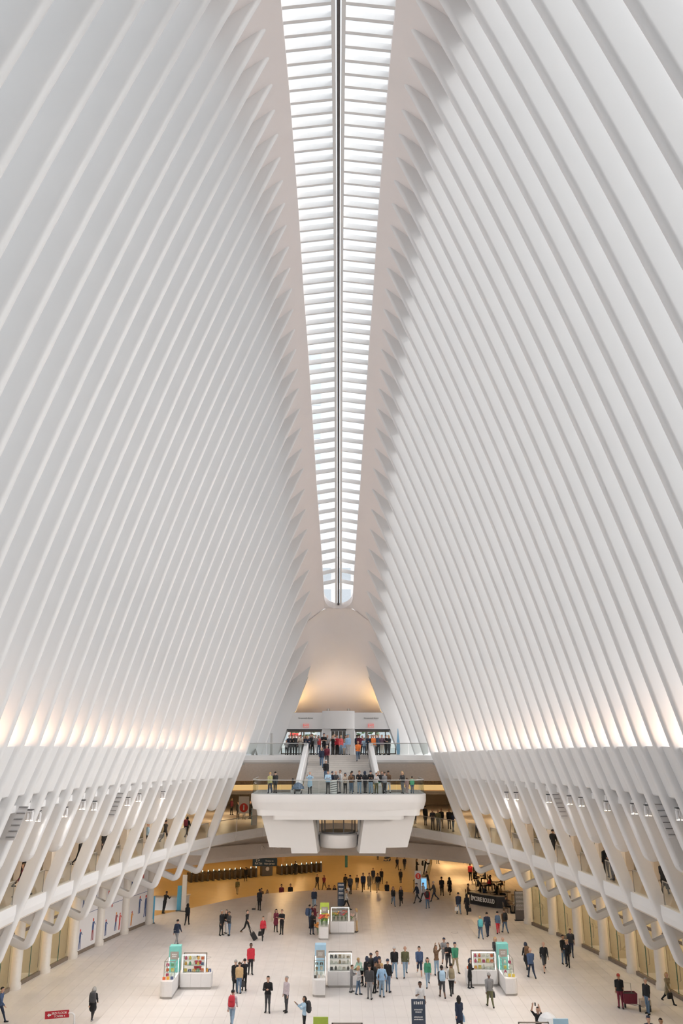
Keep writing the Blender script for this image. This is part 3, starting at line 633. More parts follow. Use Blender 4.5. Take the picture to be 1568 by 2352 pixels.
def kiosk(px, py, mir_, tower, side_nm, label, goods, tower_h=2.3, showcase=True):
    X, Y, _ = at_z(px, py, 0); k = empty('kiosk', (X, Y, 0)); tag(k, label, 'kiosk', 'market kiosks'); s = -1 if mir_ else 1
    bx = lambda mb, x0, x1, *r: mb.box(*sorted((s*x0, s*x1)), *r)
    mb = MB(); bx(mb, 0, 1.85, -.02, .68, .12, .88, .03); mb.build('counter', KW, k)
    mb = MB(); bx(mb, .05, 1.8, .02, .64, 0, .12); mb.build('plinth', KB, k)
    for q in (.62, 1.24):
        mb = MB(); bx(mb, q-.004, q+.004, -.024, -.015, .14, .86); mb.build('door_gap', KB, k)
    r = .3; yf = -1.85; pl = [(-.12, .62), (-.12, yf), (-.86+r, yf)]+[(-.86+r-r*math.sin(a), yf+r-r*math.cos(a)) for a in (.4, .8, 1.2)]+[(-.86, yf+r), (-.86, .62)]
    pl = [(s*x, y) for x, y in pl]
    if s > 0: pl = pl[::-1]
    mb = MB(); mb.prism(pl, .12, .88, 'z'); mb.build('side_counter', KW, k)
    mb = MB(); mb.prism([(x*.985, y*.985) for x, y in pl], 0, .12, 'z'); mb.build('plinth', KB, k)
    # tower
    mb = MB(); t0, t1 = -.78, -.1
    if tower_h > 2.2: bx(mb, t0, t1, .12, .62, .88, tower_h, .03)
    else: bx(mb, t0, t1, .3, .36, .88, tower_h)
    o = mb.build('tower', tower, k)
    yy = .115 if tower_h > 2.2 else .295; cx = s*(t0+t1)/2
    mb = MB(); mb.box(cx-.25, cx+.25, yy-.02, yy, tower_h-.72, tower_h-.3); mb.build('sign_plate', SIGNP, o)
    bars(o, cx, yy-.022, tower_h-.5, [(.05, .3, .06), (-.05, .26, .06)], INK)
    if showcase:
        # glass case with lit edges on the main counter
        c = MB(); z0, z1 = .9, 1.86
        for x0 in (.06, 1.42):
            bx(c, x0, x0+.05, .05, .1, z0, z1)
        bx(c, .06, 1.47, .05, .1, z1-.05, z1); bx(c, .06, 1.47, .5, .55, z1-.05, z1); bx(c, .06, .11, .5, .55, z0, z1); bx(c, 1.42, 1.47, .5, .55, z0, z1)
        case = c.build('display_case', FRAME, k)
        c = MB(); bx(c, .08, 1.45, .03, .05, z1-.045, z1-.005); bx(c, 1.43, 1.46, .03, .05, z0, z1); bx(c, .07, .1, .03, .05, z0, z1); c.build('light_strip', LED, case)
        c = MB(); bx(c, .11, 1.42, .06, .07, z0, z1-.06); c.build('pane', GLASS, case)
        for zz in (1.22, 1.52):
            c = MB(); bx(c, .11, 1.42, .14, .5, zz, zz+.015); c.build('shelf', KW, case)
        # case on the side counter
        c = MB(); a0, a1 = -.8, -.18
        for xx in (a0, a1):
            for y0 in (-1.05, .02): bx(c, xx, xx+.03, y0, y0+.03, .88, 1.75)
        bx(c, a0, a1+.03, -1.05, -1.02, 1.72, 1.75); bx(c, a0, a0+.03, -1.05, .05, 1.72, 1.75); bx(c, a1, a1+.03, -1.05, .05, 1.72, 1.75)
        case2 = c.build('display_case', FRAME, k)
        c = MB(); bx(c, a1+.03, a1+.045, -.95, -.0, .9, .93); bx(c, a1+.03, a1+.05, -.1, -.06, .9, 1.7); bx(c, a0+.05, a0+.09, -.02, .02, .95, 1.7); c.build('light_strip', LED, case2)
        c = MB(); bx(c, a0+.03, a1, -1.04, -1.03, .9, 1.72); c.build('pane', GLASS, case2)
        for zz in (1.15, 1.42):
            c = MB(); bx(c, a0+.03, a1, -1.0, 0, zz, zz+.012); c.build('shelf', GLASS, case2)
    # goods
    rnd = random.Random(int(px)); n = 0
    spots = []
    for zz in (.9, 1.236, 1.536):
        for q in range(5): spots.append((s*(.24+q*.25), .28, zz))
    for zz in (.9, 1.163, 1.433):
        for q in range(2): spots.append((s*(-.64+q*.28), -.75, zz))
    for q in range(3): spots.append((s*(-.7+q*.22), -1.4+.05*q, .88))
    for q in range(2): spots.append((s*(1.55+.14*q), .3, .88))
    CN = {(.75, .16, .05): 'red-orange', (.85, .42, .06): 'orange', (.8, .62, .12): 'yellow', (.6, .08, .18): 'crimson', (.15, .4, .2): 'green', (.85, .8, .7): 'cream', (.1, .13, .25): 'navy', (.1, .09, .08): 'black', (.35, .25, .15): 'brown', (.7, .6, .5): 'tan', (.8, .78, .7): 'ivory', (.06, .06, .07): 'charcoal', (.5, .5, .3): 'olive'}
    for n, (x, y, z) in enumerate(spots):
        place = (('bottom', 'middle', 'top')[n//5]+' shelf') if n < 15 else ('side case' if n < 21 else ('side counter' if n < 24 else 'counter end'))
        col = goods[rnd.randrange(len(goods))]; m = mat('goods_%d_%d_%d' % tuple(int(c*100) for c in col), col, .5, var=.25, scale=18)
        kind = rnd.randrange(3); mb = MB()
        if kind == 0: mb.box(-.085, .085, -.06, .06, 0, rnd.uniform(.1, .2), .012)
        elif kind == 1: mb.lathe(0, 0, [(.06, 0), (.075, .05), (.07, .13), (.03, .17), (.03, .2)], 10)
        else:
            mb.box(-.08, .08, -.05, .05, 0, .15, .01)
        nm = ('gift_box', 'jar', 'paper_bag')[kind]
        o = mb.build(nm, m, None, 0, (X+x, Y+y, z)); tag(o, 'small %s %s on the %s of the %s' % (CN[col], nm.replace('_', ' '), place, side_nm), nm.replace('_', ' '), 'goods at the '+side_nm)
        mb = MB()
        if kind == 0: mb.box(-.015, .015, -.063, .063, .0, .1); mb.build('ribbon', INK, o)
        elif kind == 1: mb.cyl(0, 0, .2, .225, .034, n=8); mb.build('lid', INK, o)
        else: mb.tube([(-.04, 0, .15), (-.03, 0, .2), (.03, 0, .2), (.04, 0, .15)], .006, 4); mb.build('handle', INK, o)
    return k
TEAL = mat('teal_panel', (.22, .62, .57), .4, var=.03); SKYB = mat('sky_blue_panel', (.45, .68, .86), .4, var=.03); LIME = mat('lime_panel', (.52, .66, .10), .4, var=.04)
WARM = [(.75, .16, .05), (.85, .42, .06), (.8, .62, .12), (.6, .08, .18), (.15, .4, .2), (.85, .8, .7)]
kiosk(412.7, 2273, False, TEAL, 'teal kiosk on the left', 'L-shaped white kiosk with a teal tower, on the left of the floor', WARM+[(.1, .13, .25)])
kiosk(1143, 2266, True, TEAL, 'teal kiosk on the right', 'L-shaped white kiosk with a teal tower, on the right of the floor', WARM)
kiosk(752, 2269, False, SKYB, 'light blue kiosk', 'L-shaped white kiosk with a pale blue tower, amid the crowd', [(.1, .09, .08), (.35, .25, .15), (.7, .6, .5), (.8, .78, .7), (.06, .06, .07)])
fk = kiosk(758, 2146, False, LIME, 'flower kiosk', 'white flower kiosk with a lime green panel behind the others', [(.5, .5, .3)], 2.15, True)
for o in [o for o in COL.objects if o.get('group') == 'goods at the flower kiosk']:      # flowers are sold here instead of boxes
    for c in list(o.children): bpy.data.objects.remove(c)
    bpy.data.objects.remove(o)
X, Y, _ = fk.location
FL = [(.75, .12, .08), (.85, .38, .1), (.85, .72, .12), (.65, .22, .4), (.8, .5, .45)]
def bouquet(x, y, z, col, label, sz=1.0):
    b = empty('bouquet', (x, y, z)); tag(b, label, 'flowers', 'bouquets at the flower kiosk'); rnd = random.Random(int(x*1000+y*77))
    mb = MB(); mb.lathe(0, 0, [(.06*sz, 0), (.09*sz, .18*sz), (.085*sz, .22*sz)], 10); mb.build('vase', GLASSR, b)
    st_, lf_, bl_ = MB(), MB(), MB()
    for q in range(11):
        a, r = rnd.uniform(0, 6.28), rnd.uniform(.03, .2)*sz; h = rnd.uniform(.32, .52)*sz; p = (r*math.cos(a), r*math.sin(a), h)
        st_.tube([(0, 0, .02), (p[0]*.4, p[1]*.4, h*.6), p], .006, 3); bl_.ball(*p, .055*sz, .055*sz, .045*sz, 6, 4)
        lf_.ball(p[0]*.8+.03, p[1]*.8, h*.72, .06*sz, .03, .02, 5, 3)
    st_.build('stems', mat('stem_green', (.1, .22, .06), .7), b); lf_.build('leaves', mat('leaf_green', (.14, .28, .08), .7), b); bl_.build('blossoms', mat('petal_%d_%d' % (int(col[0]*100), int(col[1]*100)), col, .6, var=.2, scale=20), b)
for q, (x, y, z, c, sz) in enumerate(((-.62, -1.55, .88, 0, 1.5), (-.3, -1.5, .88, 1, 1.5), (-.6, -1.0, .88, 3, 1.3), (-.3, -.95, .88, 0, 1.3), (-.62, -.5, .88, 2, 1.2), (.3, .3, .9, 2, 1.1), (.6, .3, .9, 1, 1.3), (.9, .3, .9, 3, 1.2), (1.2, .3, .9, 0, 1.3), (1.65, .3, .88, 4, .9), (-.9, -.2, 0, 1, 1.7))):
    bouquet(X+x, Y+y, z, FL[c], ('large coral bouquet at the front of the flower kiosk', 'large orange bouquet at the front of the flower kiosk', 'mauve bouquet on the side counter of the flower kiosk', 'red bouquet on the side counter of the flower kiosk', 'yellow bouquet below the lime panel of the flower kiosk', 'yellow bouquet inside the flower case', 'orange bouquet inside the flower case', 'mauve bouquet inside the flower case', 'red bouquet inside the flower case', 'small pink bouquet on the end of the flower counter', 'tall rusty arrangement standing beside the flower kiosk')[q], sz)
# a lime panel of a nearer kiosk, cut by the frame
kiosk(758, 2468, False, LIME, 'nearest kiosk', 'nearest kiosk, only its lime green panel top showing at the frame edge', WARM, 2.15)
kiosk(1277, 2466, True, SKYB, 'near kiosk on the right', 'near kiosk with a pale blue tower top cut by the frame edge', WARM, 2.05)
# ------------------------------------------------------------------ signs
def stand_sign(px, py, w, h, m, label, rows, rz=0.0):
    x, y, _ = at_z(px, py, 0); o = empty('floor_sign', (x, y, 0), rz); tag(o, label, 'sign')
    mb = MB(); mb.box(-w/2, w/2, -.05, .05, .04, h, .015); b = mb.build('board', m, o); mb = MB(); mb.box(-w/2-.08, w/2+.08, -.18, .18, 0, .04, .01); mb.build('foot', GREYD, o)
    if rows: bars(b, 0, -.055, h*.62, rows, INK)
    return o
NAVY = mat('slate_navy', (.05, .07, .11), .5, var=.08)
rowsd = [(.62, .44, .14), (.32, .40, .06), (.22, .3, .06), (.0, .42, .06), (-.1, .46, .06), (-.36, .4, .06), (-.46, .44, .06)]
stand_sign(962.5, 2402, .68, 2.0, NAVY, 'dark slate floor sign with white print at the bottom edge', rowsd)
stand_sign(783, 2087, .62, 2.1, NAVY, 'dark slate floor sign with white print behind the flower kiosk', rowsd)
CYAN = mat('banner_blue', (.10, .42, .66), .5, var=.04)
stand_sign(347, 2121, .42, 2.0, CYAN, 'tall blue banner stand at the last left shop column', None, math.radians(20))
stand_sign(410, 2092, .36, 2.0, CYAN, 'tall blue banner beside the information desk', None, math.radians(10))
stand_sign(421, 2093, .42, 2.9, KW, 'tall white totem beside the information desk', None, math.radians(-15))
RED = mat('subway_red', (.72, .05, .03), .5)
def totem(px, py, z, label, w=.62, h=2.3, blue=False):
    x, y, _ = at_z(px, py, z); o = empty('transit_totem', (x, y, z)); tag(o, label, 'sign')
    mb = MB(); mb.box(-w/2, w/2, -.1, .1, 0, h, .02); b = mb.build('panel', KW, o)
    mb = MB(); mb.cyl(0, 0, 0, .012, w*.42, n=24); c = mb.build('red_disc', RED, b); c.location = (0, -.1, h-.45); c.rotation_euler = (math.pi/2, 0, 0)
    text('numeral', '1', .44, INK, b, (0, -.118, h-.46), bold=.018); return o
totem(961, 2064, 0, 'white totem with a red disc and numeral 1 at the stair head', .62, 2.4)
x, y, _ = at_z(974, 2066, 0); o = empty('map_screen', (x, y, 0)); tag(o, 'glowing blue map screen beside the white numeral totem', 'screen')
mb = MB(); mb.box(-.28, .28, -.08, .08, 0, 1.9, .02); mb.build('case', KW, o); mb = MB(); mb.box(-.24, .24, -.09, -.078, .9, 1.8); mb.build('screen', mat('blue_screen', (.2, .5, .8), .3, emit=(.25, .6, .95), es=.8, var=.3, scale=8), o)
x, y, z = at_d(560, 1848, 80.3); o = empty('hanging_sign', (x, y, z)); tag(o, 'white hanging sign with a red disc and numeral 1 over the left gallery', 'sign')
mb = MB(); mb.box(-.5, .5, -.05, .05, -.8, .75); mb.build('panel', KW, o); mb = MB(); mb.cyl(0, 0, 0, .012, .4, n=28); c = mb.build('red_disc', RED, o); c.location = (0, -.055, -.28); c.rotation_euler = (math.pi/2, 0, 0); text('numeral', '1', .62, INK, o, (0, -.075, -.29), bold=.03)
mb = MB(); mb.tube([(-.4, 0, .75), (-.4, 0, 9.3-z)], .015, 4); mb.tube([(.4, 0, .75), (.4, 0, 9.3-z)], .015, 4); mb.build('hanger', GREYD, o)
x, y, _ = at_z(583, 1895, GAL); o = empty('transit_totem', (x, y, GAL)); tag(o, 'grey and blue totem on the gallery left of the platform', 'sign'); mb = MB(); mb.box(-.2, .3, -.1, .1, 0, 1.5); mb.build('panel', KW, o); mb = MB(); mb.box(-.26, -.2, -.1, .1, 0, 1.5); mb.build('blue_edge', CYAN, o)
x, y, z = at_d(608, 1980, 99); o = empty('hanging_sign', (x, y, z)); tag(o, 'dark blue hanging PATH sign over the ticket gates', 'sign')
mb = MB(); mb.box(-1.42, 1.42, -.08, .08, -.42, .42); mb.build('panel', mat('path_navy', (.015, .05, .10), .4), o)
text('lettering', 'PATH', .34, INK, o, (-.72, -.09, -.17)); text('lettering', 'Trains to', .26, INK, o, (.55, -.09, .13)); text('lettering', 'New Jersey', .26, INK, o, (.55, -.09, -.17))
mb = MB(); mb.tube([(-.95, -.09, .03), (-1.0, -.09, .3), (-.7, -.09, .34), (-.6, -.09, .2), (-.85, -.09, .12)], .035, 4); mb.build('emblem', INK, o)
mb = MB(); mb.tube([(-1.2, 0, .42), (-1.2, 0, 3.4-z)], .02, 4); mb.tube([(1.2, 0, .42), (1.2, 0, 3.4-z)], .02, 4); mb.build('hanger', GREYD, o)
for q, (px, py, lb) in enumerate(((795, 1978, 'narrow dark teal sign hanging in the concourse under the platform'), (956.5, 1945, 'narrow dark teal sign hanging in the concourse at the stair side'))):
    x, y, z = at_d(px, py, 104); o = empty('hanging_sign', (x, y, z)); tag(o, lb, 'sign'); mb = MB(); mb.box(-.16, .16, -.05, .05, -.7, .7); mb.build('panel', mat('teal_dark', (.03, .14, .15), .5), o); mb = MB(); mb.tube([(0, 0, .7), (0, 0, 3.4-z)], .02, 4); mb.build('hanger', GREYD, o)
# red arrow sign on a bent post
x, y, z = at_d(131, 2330, 46.5); o = empty('arrow_sign', (x, y, 0)); tag(o, 'red arrow sign on a bent white post near the bottom left', 'sign')
mb = MB(); mb.box(-.62, .62, -.03, .03, z-.17, z+.17); b = mb.build('board', mat('sign_red', (.50, .02, .04), .5), o); b.rotation_euler = (0, math.radians(-4), 0); b.location = (z*math.sin(math.radians(4)), 0, 0)
text('lettering', '3RD FLOOR', .15, INK, b, (.12, -.035, z+.06)); text('lettering', 'TOWER 4', .13, INK, b, (.14, -.035, z-.08))
mb = MB(); mb.prism([(-.5, z), (-.4, z+.09), (-.4, z+.04), (-.3, z+.04), (-.3, z-.04), (-.4, z-.04), (-.4, z-.09)], -.038, -.03); mb.build('arrow', INK, b)
mb = MB(); mb.tube([(.6, 0, z+.06), (.8, 0, z+.06), (.9, 0, z-.02), (.92, 0, z-.3), (.9, 0, .02)], .05, 8); mb.build('post', KW, o, 50); mb = MB(); mb.cyl(.9, 0, 0, .03, .22, n=16); mb.build('foot', GREYD, o)
# things on the landing and platform
x, y, _ = at_d(914, 1700, 71.9); o = empty('feather_flag', (x, y, LAND)); tag(o, 'tall pale blue feather flag on the right of the upper landing', 'flag')
mb = MB(); mb.loft([[(-w, -.012, z), (w, -.012, z), (w, .012, z), (-w, .012, z)] for w, z in ((.12, .05), (.16, .5), (.15, .9), (.09, 1.5), (.02, 2.25))]); mb.build('flag', mat('flag_blue', (.25, .48, .70), .6), o); mb = MB(); mb.cyl(0, .03, 0, 2.25, .015, n=6); mb.build('pole', STEEL, o); mb = MB(); mb.cyl(0, 0, 0, .03, .2, n=12); mb.build('foot', STEEL, o)
x, y, _ = at_d(623.5, 1700, 71.9); o = empty('slab_sign', (x, y, LAND)); tag(o, 'thin grey upright slab sign on the left of the upper landing', 'sign'); mb = MB(); mb.box(-.09, .09, -.3, .3, .03, 1.85); mb.build('panel', mat('sign_grey', (.55, .54, .53), .5), o); mb = MB(); mb.box(-.2, .2, -.35, .35, 0, .03); mb.build('foot', STEEL, o)
x, y, _ = at_d(586, 1730, 71.6); o = empty('floor_sign', (x, y, LAND)); tag(o, 'small A-shaped floor sign behind the left landing railing', 'sign')
for s_ in (-1, 1):
    mb = MB(); mb.loft([[(s_*.2-.15, -.0, 0), (s_*.2+.0, 0, 0), (s_*.2+.0, .3, 0), (s_*.2-.15, .3, 0)], [(-.03, 0, .5), (.03, 0, .5), (.03, .3, .5), (-.03, .3, .5)]]); mb.build('leaf', KB, o)
mb = MB(); mb.box(-.09, .09, .2, .24, 0, 0.0+.0+.62); x, y, _ = at_d(855, 1690, 76.0)
x, y, z = at_d(798.6, 1691.5, 75.1); o = empty('notice', (x, y-.03, z)); tag(o, 'small pale blue notice on the pier right of the lift doors', 'notice'); mb = MB(); mb.box(-.17, .17, 0, .02, -.2, .2); mb.build('sheet', mat('notice_blue', (.5, .72, .85), .6), o); mb = MB(); mb.box(-.18, .18, .01, .03, -.21, .21); mb.build('frame', STEEL, o)
# striped board on the platform
x, y, _ = at_d(766, 1822, 66.2); o = empty('striped_board', (x, y, PLAT)); tag(o, 'black and white striped board behind the platform railing', 'board'); mb = MB(); mb.box(-.26, .26, 0, .05, .02, 1.05); mb.build('panel', INK, o)
for q in range(6):
    mb = MB(); z = .12+q*.17; mb.prism([(-.26, z), (.26, z+.08), (.26, z+.13), (-.26, z+.05)], -.006, 0); mb.build('stripe', GREYD, o)
mb = MB(); mb.box(-.3, .3, -.05, .1, 0, .02); mb.build('foot', GREYD, o)
# escalator heads beside the stairs
RUB = mat('black_rubber', (.02, .02, .022), .5)
for sd in (-1, 1):
    o = empty('escalator', (sd*4.7, 67.2, PLAT)); tag(o, 'black railed escalator head on the %s of the platform stairs' % ('left' if sd < 0 else 'right'), 'escalator')
    for q, x in enumerate((-.95, .95)):
        mb = MB(); mb.tube([(x, 2.6, .35), (x, 1.3, 1.05), (x, .5, 1.1), (x, .1, .95), (x, .05, .55), (x, .25, .2), (x, 1.0, .05)], .045, 6); mb.build('hand_rail', RUB, o)
        mb = MB(); mb.prism([(.15, .02), (.12, .9), (.5, 1.04), (1.3, 1.0), (2.5, .32), (2.5, .02)], x-.01, x+.01, 'x'); mb.build('balustrade', GLASSR, o)
        mb = MB(); mb.box(x-.14, x+.14, .2, 2.6, 0, .3, .04); mb.build('skirt', KW, o)
    mb = MB(); mb.box(-.8, .8, .3, 2.6, .01, .05); mb.build('comb_plate', STEEL, o)
x, y, _ = at_d(684, 1822, 66.3); o = empty('covered_stroller', (x, y, PLAT)); tag(o, 'stroller under a blue-grey rain hood behind the platform railing', 'stroller')
mb = MB(); mb.lathe(0, 0, [(.5, .38), (.46, .55), (.32, .75), (.1, .85), (.02, .86)], 9); mb.build('hood', mat('hood_blue', (.16, .22, .32), .6, var=.3, scale=9), o, 20)
mb = MB(); mb.loft([[(-.2, -.2, .2), (.2, -.2, .2), (.2, .3, .2), (-.2, .3, .2)], [(-.25, -.25, .5), (.25, -.25, .5), (.25, .3, .6), (-.25, .3, .6)]]); mb.build('seat', GREYD, o)
for a, b in ((-.25, -.3), (.25, -.3), (-.25, .3), (.25, .3)):
    mb = MB(); mb.tube([(a-.03, b, .09), (a+.03, b, .09)], .09, 10); w = mb.build('wheel', RUB, o)
# information desk
x, y, _ = at_z(392, 2090, 0); o = empty('information_desk', (x-.6, y+1.0, 0)); tag(o, 'curved stone information desk at the left of the stair head', 'desk')
mb = MB(); mb.loft([[(2.0*math.cos(a)*r, 1.2*math.sin(a)*r, z) for a in np.linspace(math.pi*.95, math.pi*2.05, 14)]+[(1.6*math.cos(a)*r, .8*math.sin(a)*r, z) for a in np.linspace(math.pi*2.05, math.pi*.95, 14)] for r, z in ((1, 0), (1, 1.0))]); mb.build('body', STONE, o)
mb = MB(); mb.loft([[(2.1*math.cos(a), 1.3*math.sin(a), z) for a in np.linspace(math.pi*.95, math.pi*2.05, 14)]+[(1.5*math.cos(a), .7*math.sin(a), z) for a in np.linspace(math.pi*2.05, math.pi*.95, 14)] for z in (1.0, 1.08)]); mb.build('counter_top', mat('desk_top', (.6, .5, .38), .35), o)
# ------------------------------------------------------------------ ticket gates
GATE = mat('gate_steel', (.10, .09, .075), .35, .6); GLOW = mat('gate_light', (.7, .9, .9), .5, emit=(.7, 1, .95), es=3)
A = Vector((-18.9, 108.6, -3)); B = Vector((-2.7, 116.8, -3)); dirv = (B-A).normalized(); ga = math.atan2(dirv.y, dirv.x); n = 0
def gate_mesh():
    b = MB(); b.box(-.14, .14, -.85, .85, 0, 1.0, .05); a = b.mesh('cabinet', GATE); b = MB(); b.box(-.1, .1, -.8, -.6, 1.0, 1.12); c = b.mesh('reader', RUB); b = MB(); b.cyl(0, -.7, 1.22, 1.31, .035, n=6); b.cyl(0, -.7, 1.12, 1.22, .02, n=5); d = b.mesh('signal_lamp', GLOW)
    b = MB(); b.tube([(.14, -.1, .75), (.42, -.1, .7)], .03, 5); b.tube([(.14, -.1, .75), (.3, -.25, .45)], .03, 5); e = b.mesh('turnstile_arm', STEEL); return [('cabinet', a), ('reader', c), ('signal_lamp', d), ('turnstile_arm', e)]
gm = gate_mesh(); L = (B-A).length
for k in range(26):
    u = k/25
    if .5 < u < .65: continue
    p = A+(B-A)*u; o = empty('ticket_gate', p, ga); n += 1
    tag(o, 'steel ticket gate in the row at the back, %s' % ('%s gate of the left run' % ORD[n-1] if u < .55 else '%s gate of the right run' % ORD[k-16]), 'ticket gate', 'ticket gates')
    for nm, me in gm: link(nm, me, o)
p = A+(B-A)*.575; o = empty('gate_cabinet', p, ga); tag(o, 'dark cabinet with a pale emblem between the two runs of ticket gates', 'cabinet'); mb = MB(); mb.box(-.75, .75, -.4, .4, 0, 1.5, .04); mb.build('body', GREYD, o); mb = MB(); mb.cyl(0, 0, 0, .02, .25, n=14); c = mb.build('emblem', STEEL, o); c.location = (0, -.4, .85); c.rotation_euler = (math.pi/2, 0, 0)
# curved glass rail round the concourse opening
pts = EDGE[7:]; o = empty('curved_railing', (pts[0][0], pts[0][1], 0)); tag(o, 'curved glass railing round the right side of the stair opening', 'railing')
for (xa, ya), (xb, yb) in zip(pts[:-1], pts[1:]):
    mb = MB(); mb.loft([[(xa-pts[0][0]+.05, ya-pts[0][1], z), (xb-pts[0][0]+.05, yb-pts[0][1], z), (xb-pts[0][0]+.08, yb-pts[0][1], z), (xa-pts[0][0]+.08, ya-pts[0][1], z)] for z in (0, 1.05)]); mb.build('pane', glass_mat('ochre_glass', (.75, .72, .6)), o)
mb = MB(); mb.tube([(x-pts[0][0]+.065, y-pts[0][1], 1.08) for x, y in pts], .035, 6); mb.build('hand_rail', GREYD, o)
# ------------------------------------------------------------------ café corner
bp = [at_z(1079, 2076, 0), at_z(1110, 2082, 0), at_z(1140, 2086.5, 0), at_z(1165, 2088, 0)]; ox, oy = bp[0][0], bp[0][1]
cf = empty('cafe_counter', (ox, oy, 0)); tag(cf, 'long black cafe counter lettered in white before the tables', 'counter')
mb = MB(); mb.loft([[(x-ox, y-oy, z) for x, y, _ in bp]+[(x-ox+.1, y-oy+.35, z) for x, y, _ in bp[::-1]] for z in (.06, .95)]); mb.build('panel', mat('cafe_black', (.012, .012, .014), .5), cf)
mb = MB(); mb.loft([[(x-ox, y-oy-.06, z) for x, y, _ in bp]+[(x-ox+.1, y-oy+.45, z) for x, y, _ in bp[::-1]] for z in (.95, 1.02)]); mb.build('counter_top', mat('cafe_top', (.30, .26, .2), .4), cf)
mb = MB(); mb.loft([[(x-ox, y-oy+.05, z) for x, y, _ in bp]+[(x-ox+.1, y-oy+.3, z) for x, y, _ in bp[::-1]] for z in (0, .06)]); mb.build('plinth', GREYD, cf)
a0 = Vector(bp[0]); a1 = Vector(bp[2]); ang_ = math.atan2((a1-a0).y, (a1-a0).x); mid = a0+(Vector(bp[1])-a0)*.95
text('lettering', '\u00c9PICERIE BOULUD', .5, INK, cf, (mid.x-ox, mid.y-oy-.05, .52), (math.pi/2, 0, ang_), .01, 'CENTER', .62, .012)
stand_sign(1195, 2114, .8, 2.2, mat('menu_grey', (.14, .13, .13), .5), 'tall menu board with pale lines at the right end of the cafe', [(.75-.1*k, .62, .055) for k in range(14)])
CH = mat('cafe_chair_wood', (.30, .2, .1), .5); TB = mat('cafe_table_top', (.25, .18, .11), .4)
def chair_mesh():
    s = MB(); s.box(-.21, .21, -.2, .2, .43, .47, .015); b = MB(); b.box(-.2, .2, .17, .2, .62, .86, .01); fr_ = MB()
    for x in (-.18, .18): fr_.tube([(x, .19, .45), (x, .21, .9)], .014, 4)
    l = MB(); l.tube([(0, 0, .44), (0, 0, 0)], .016, 4); return s.mesh('seat', CH), b.mesh('backrest', CH), fr_.mesh('back_frame', GREYD), l.mesh('leg', GREYD)
chm = chair_mesh(); CAFE_SEATS = []
def cafe_chair(x, y, rz, label):
    o = empty('cafe_chair', (x, y, 0), rz); tag(o, label, 'chair', 'cafe chairs'); link('seat', chm[0], o); link('backrest', chm[1], o); link('back_frame', chm[2], o)
    for a, b in ((-.18, -.17), (.18, -.17), (-.18, .17), (.18, .17)): link('leg', chm[3], o, (a, b, 0))
TBL = [(1090, 2066, 'behind the left end of the black counter'), (1112, 2047, 'in the middle of the cafe'), (1127, 2070, 'just behind the black counter'), (1165, 2068, 'near the right end of the black counter'), (1140, 2044, 'at the back of the cafe'), (1102, 2030, 'at the far left of the cafe'), (1178, 2098, 'beside the menu board')]
for q, (px, py, lb) in enumerate(TBL):
    x, y, _ = at_z(px, py, 0); o = empty('cafe_table', (x, y, 0)); tag(o, 'small dark cafe table '+lb, 'table', 'cafe tables')
    mb = MB(); mb.cyl(0, 0, .71, .74, .36, n=18); mb.build('table_top', TB, o); mb = MB(); mb.cyl(0, 0, .03, .71, .03, n=8); mb.build('leg', GREYD, o); mb = MB(); mb.cyl(0, 0, 0, .03, .22, n=14); mb.build('base', GREYD, o)
    for s_, rz in ((-1, math.pi/2), (1, -math.pi/2)):
        cafe_chair(x+s_*.62, y+.05, rz, 'wooden cafe chair %s of the table %s' % ('left' if s_ < 0 else 'right', lb)); CAFE_SEATS.append((x+s_*.6, y+.05, rz, q, s_, lb))
    mb = MB(); mb.lathe(.08, .05, [(.03, .74), (.035, .8), (.03, .85)], 8)
    o2 = mb.build('cup', INK, None, 0, (x, y, 0)); tag(o2, 'white cup on the cafe table '+lb, 'cup', 'cafe cups'); mb = MB(); mb.tube([(.115, .05, .76), (.14, .05, .79), (.115, .05, .83)], .008, 4); mb.build('handle', INK, o2)
# ------------------------------------------------------------------ murals and shop contents
MUR = mat('mural_board', (.76, .74, .74), .5, var=.01); mblue = mat('mural_blue', (.05, .09, .22), .6); mred = mat('mural_red', (.55, .06, .04), .6); mor = mat('mural_orange', (.75, .3, .06), .6); mgr = mat('mural_green', (.2, .45, .32), .6); mdk = mat('mural_maroon', (.28, .04, .05), .6)
def figure(par, x, z, h, cols, lean=0):
    mb = MB(); y0, y1 = -.012, 0; a, b, c = cols; P = lambda pts: [(x+px_*h+lean*pz_*h, z+pz_*h) for px_, pz_ in pts]
    mb.mi = 0; mb.prism(P([(-.07, .45), (.07, .45), (.09, .62), (.07, .84), (-.06, .84), (-.09, .62)]), y0, y1); mb.prism(P([(.06, .82), (.2, .66), (.23, .69), (.09, .86)]), y0, y1)
    mb.mi = 1; mb.prism(P([(-.07, .47), (0, .47), (-.06, 0), (-.12, 0)]), y0, y1); mb.prism(P([(0, .47), (.07, .47), (.1, 0), (.04, 0)]), y0, y1)
    mb.mi = 2; mb.prism(P([(-.05, .86), (.05, .86), (.06, .96), (0, 1.0), (-.05, .96)]), y0, y1)
    mb.build('printed_figure', [a, b, c], par)
wins = [o for o in COL.objects if o.name.startswith('window_') and o.type == 'EMPTY' and o.location.x < 0 and o.location.z < 1 and o.location.y > 30]
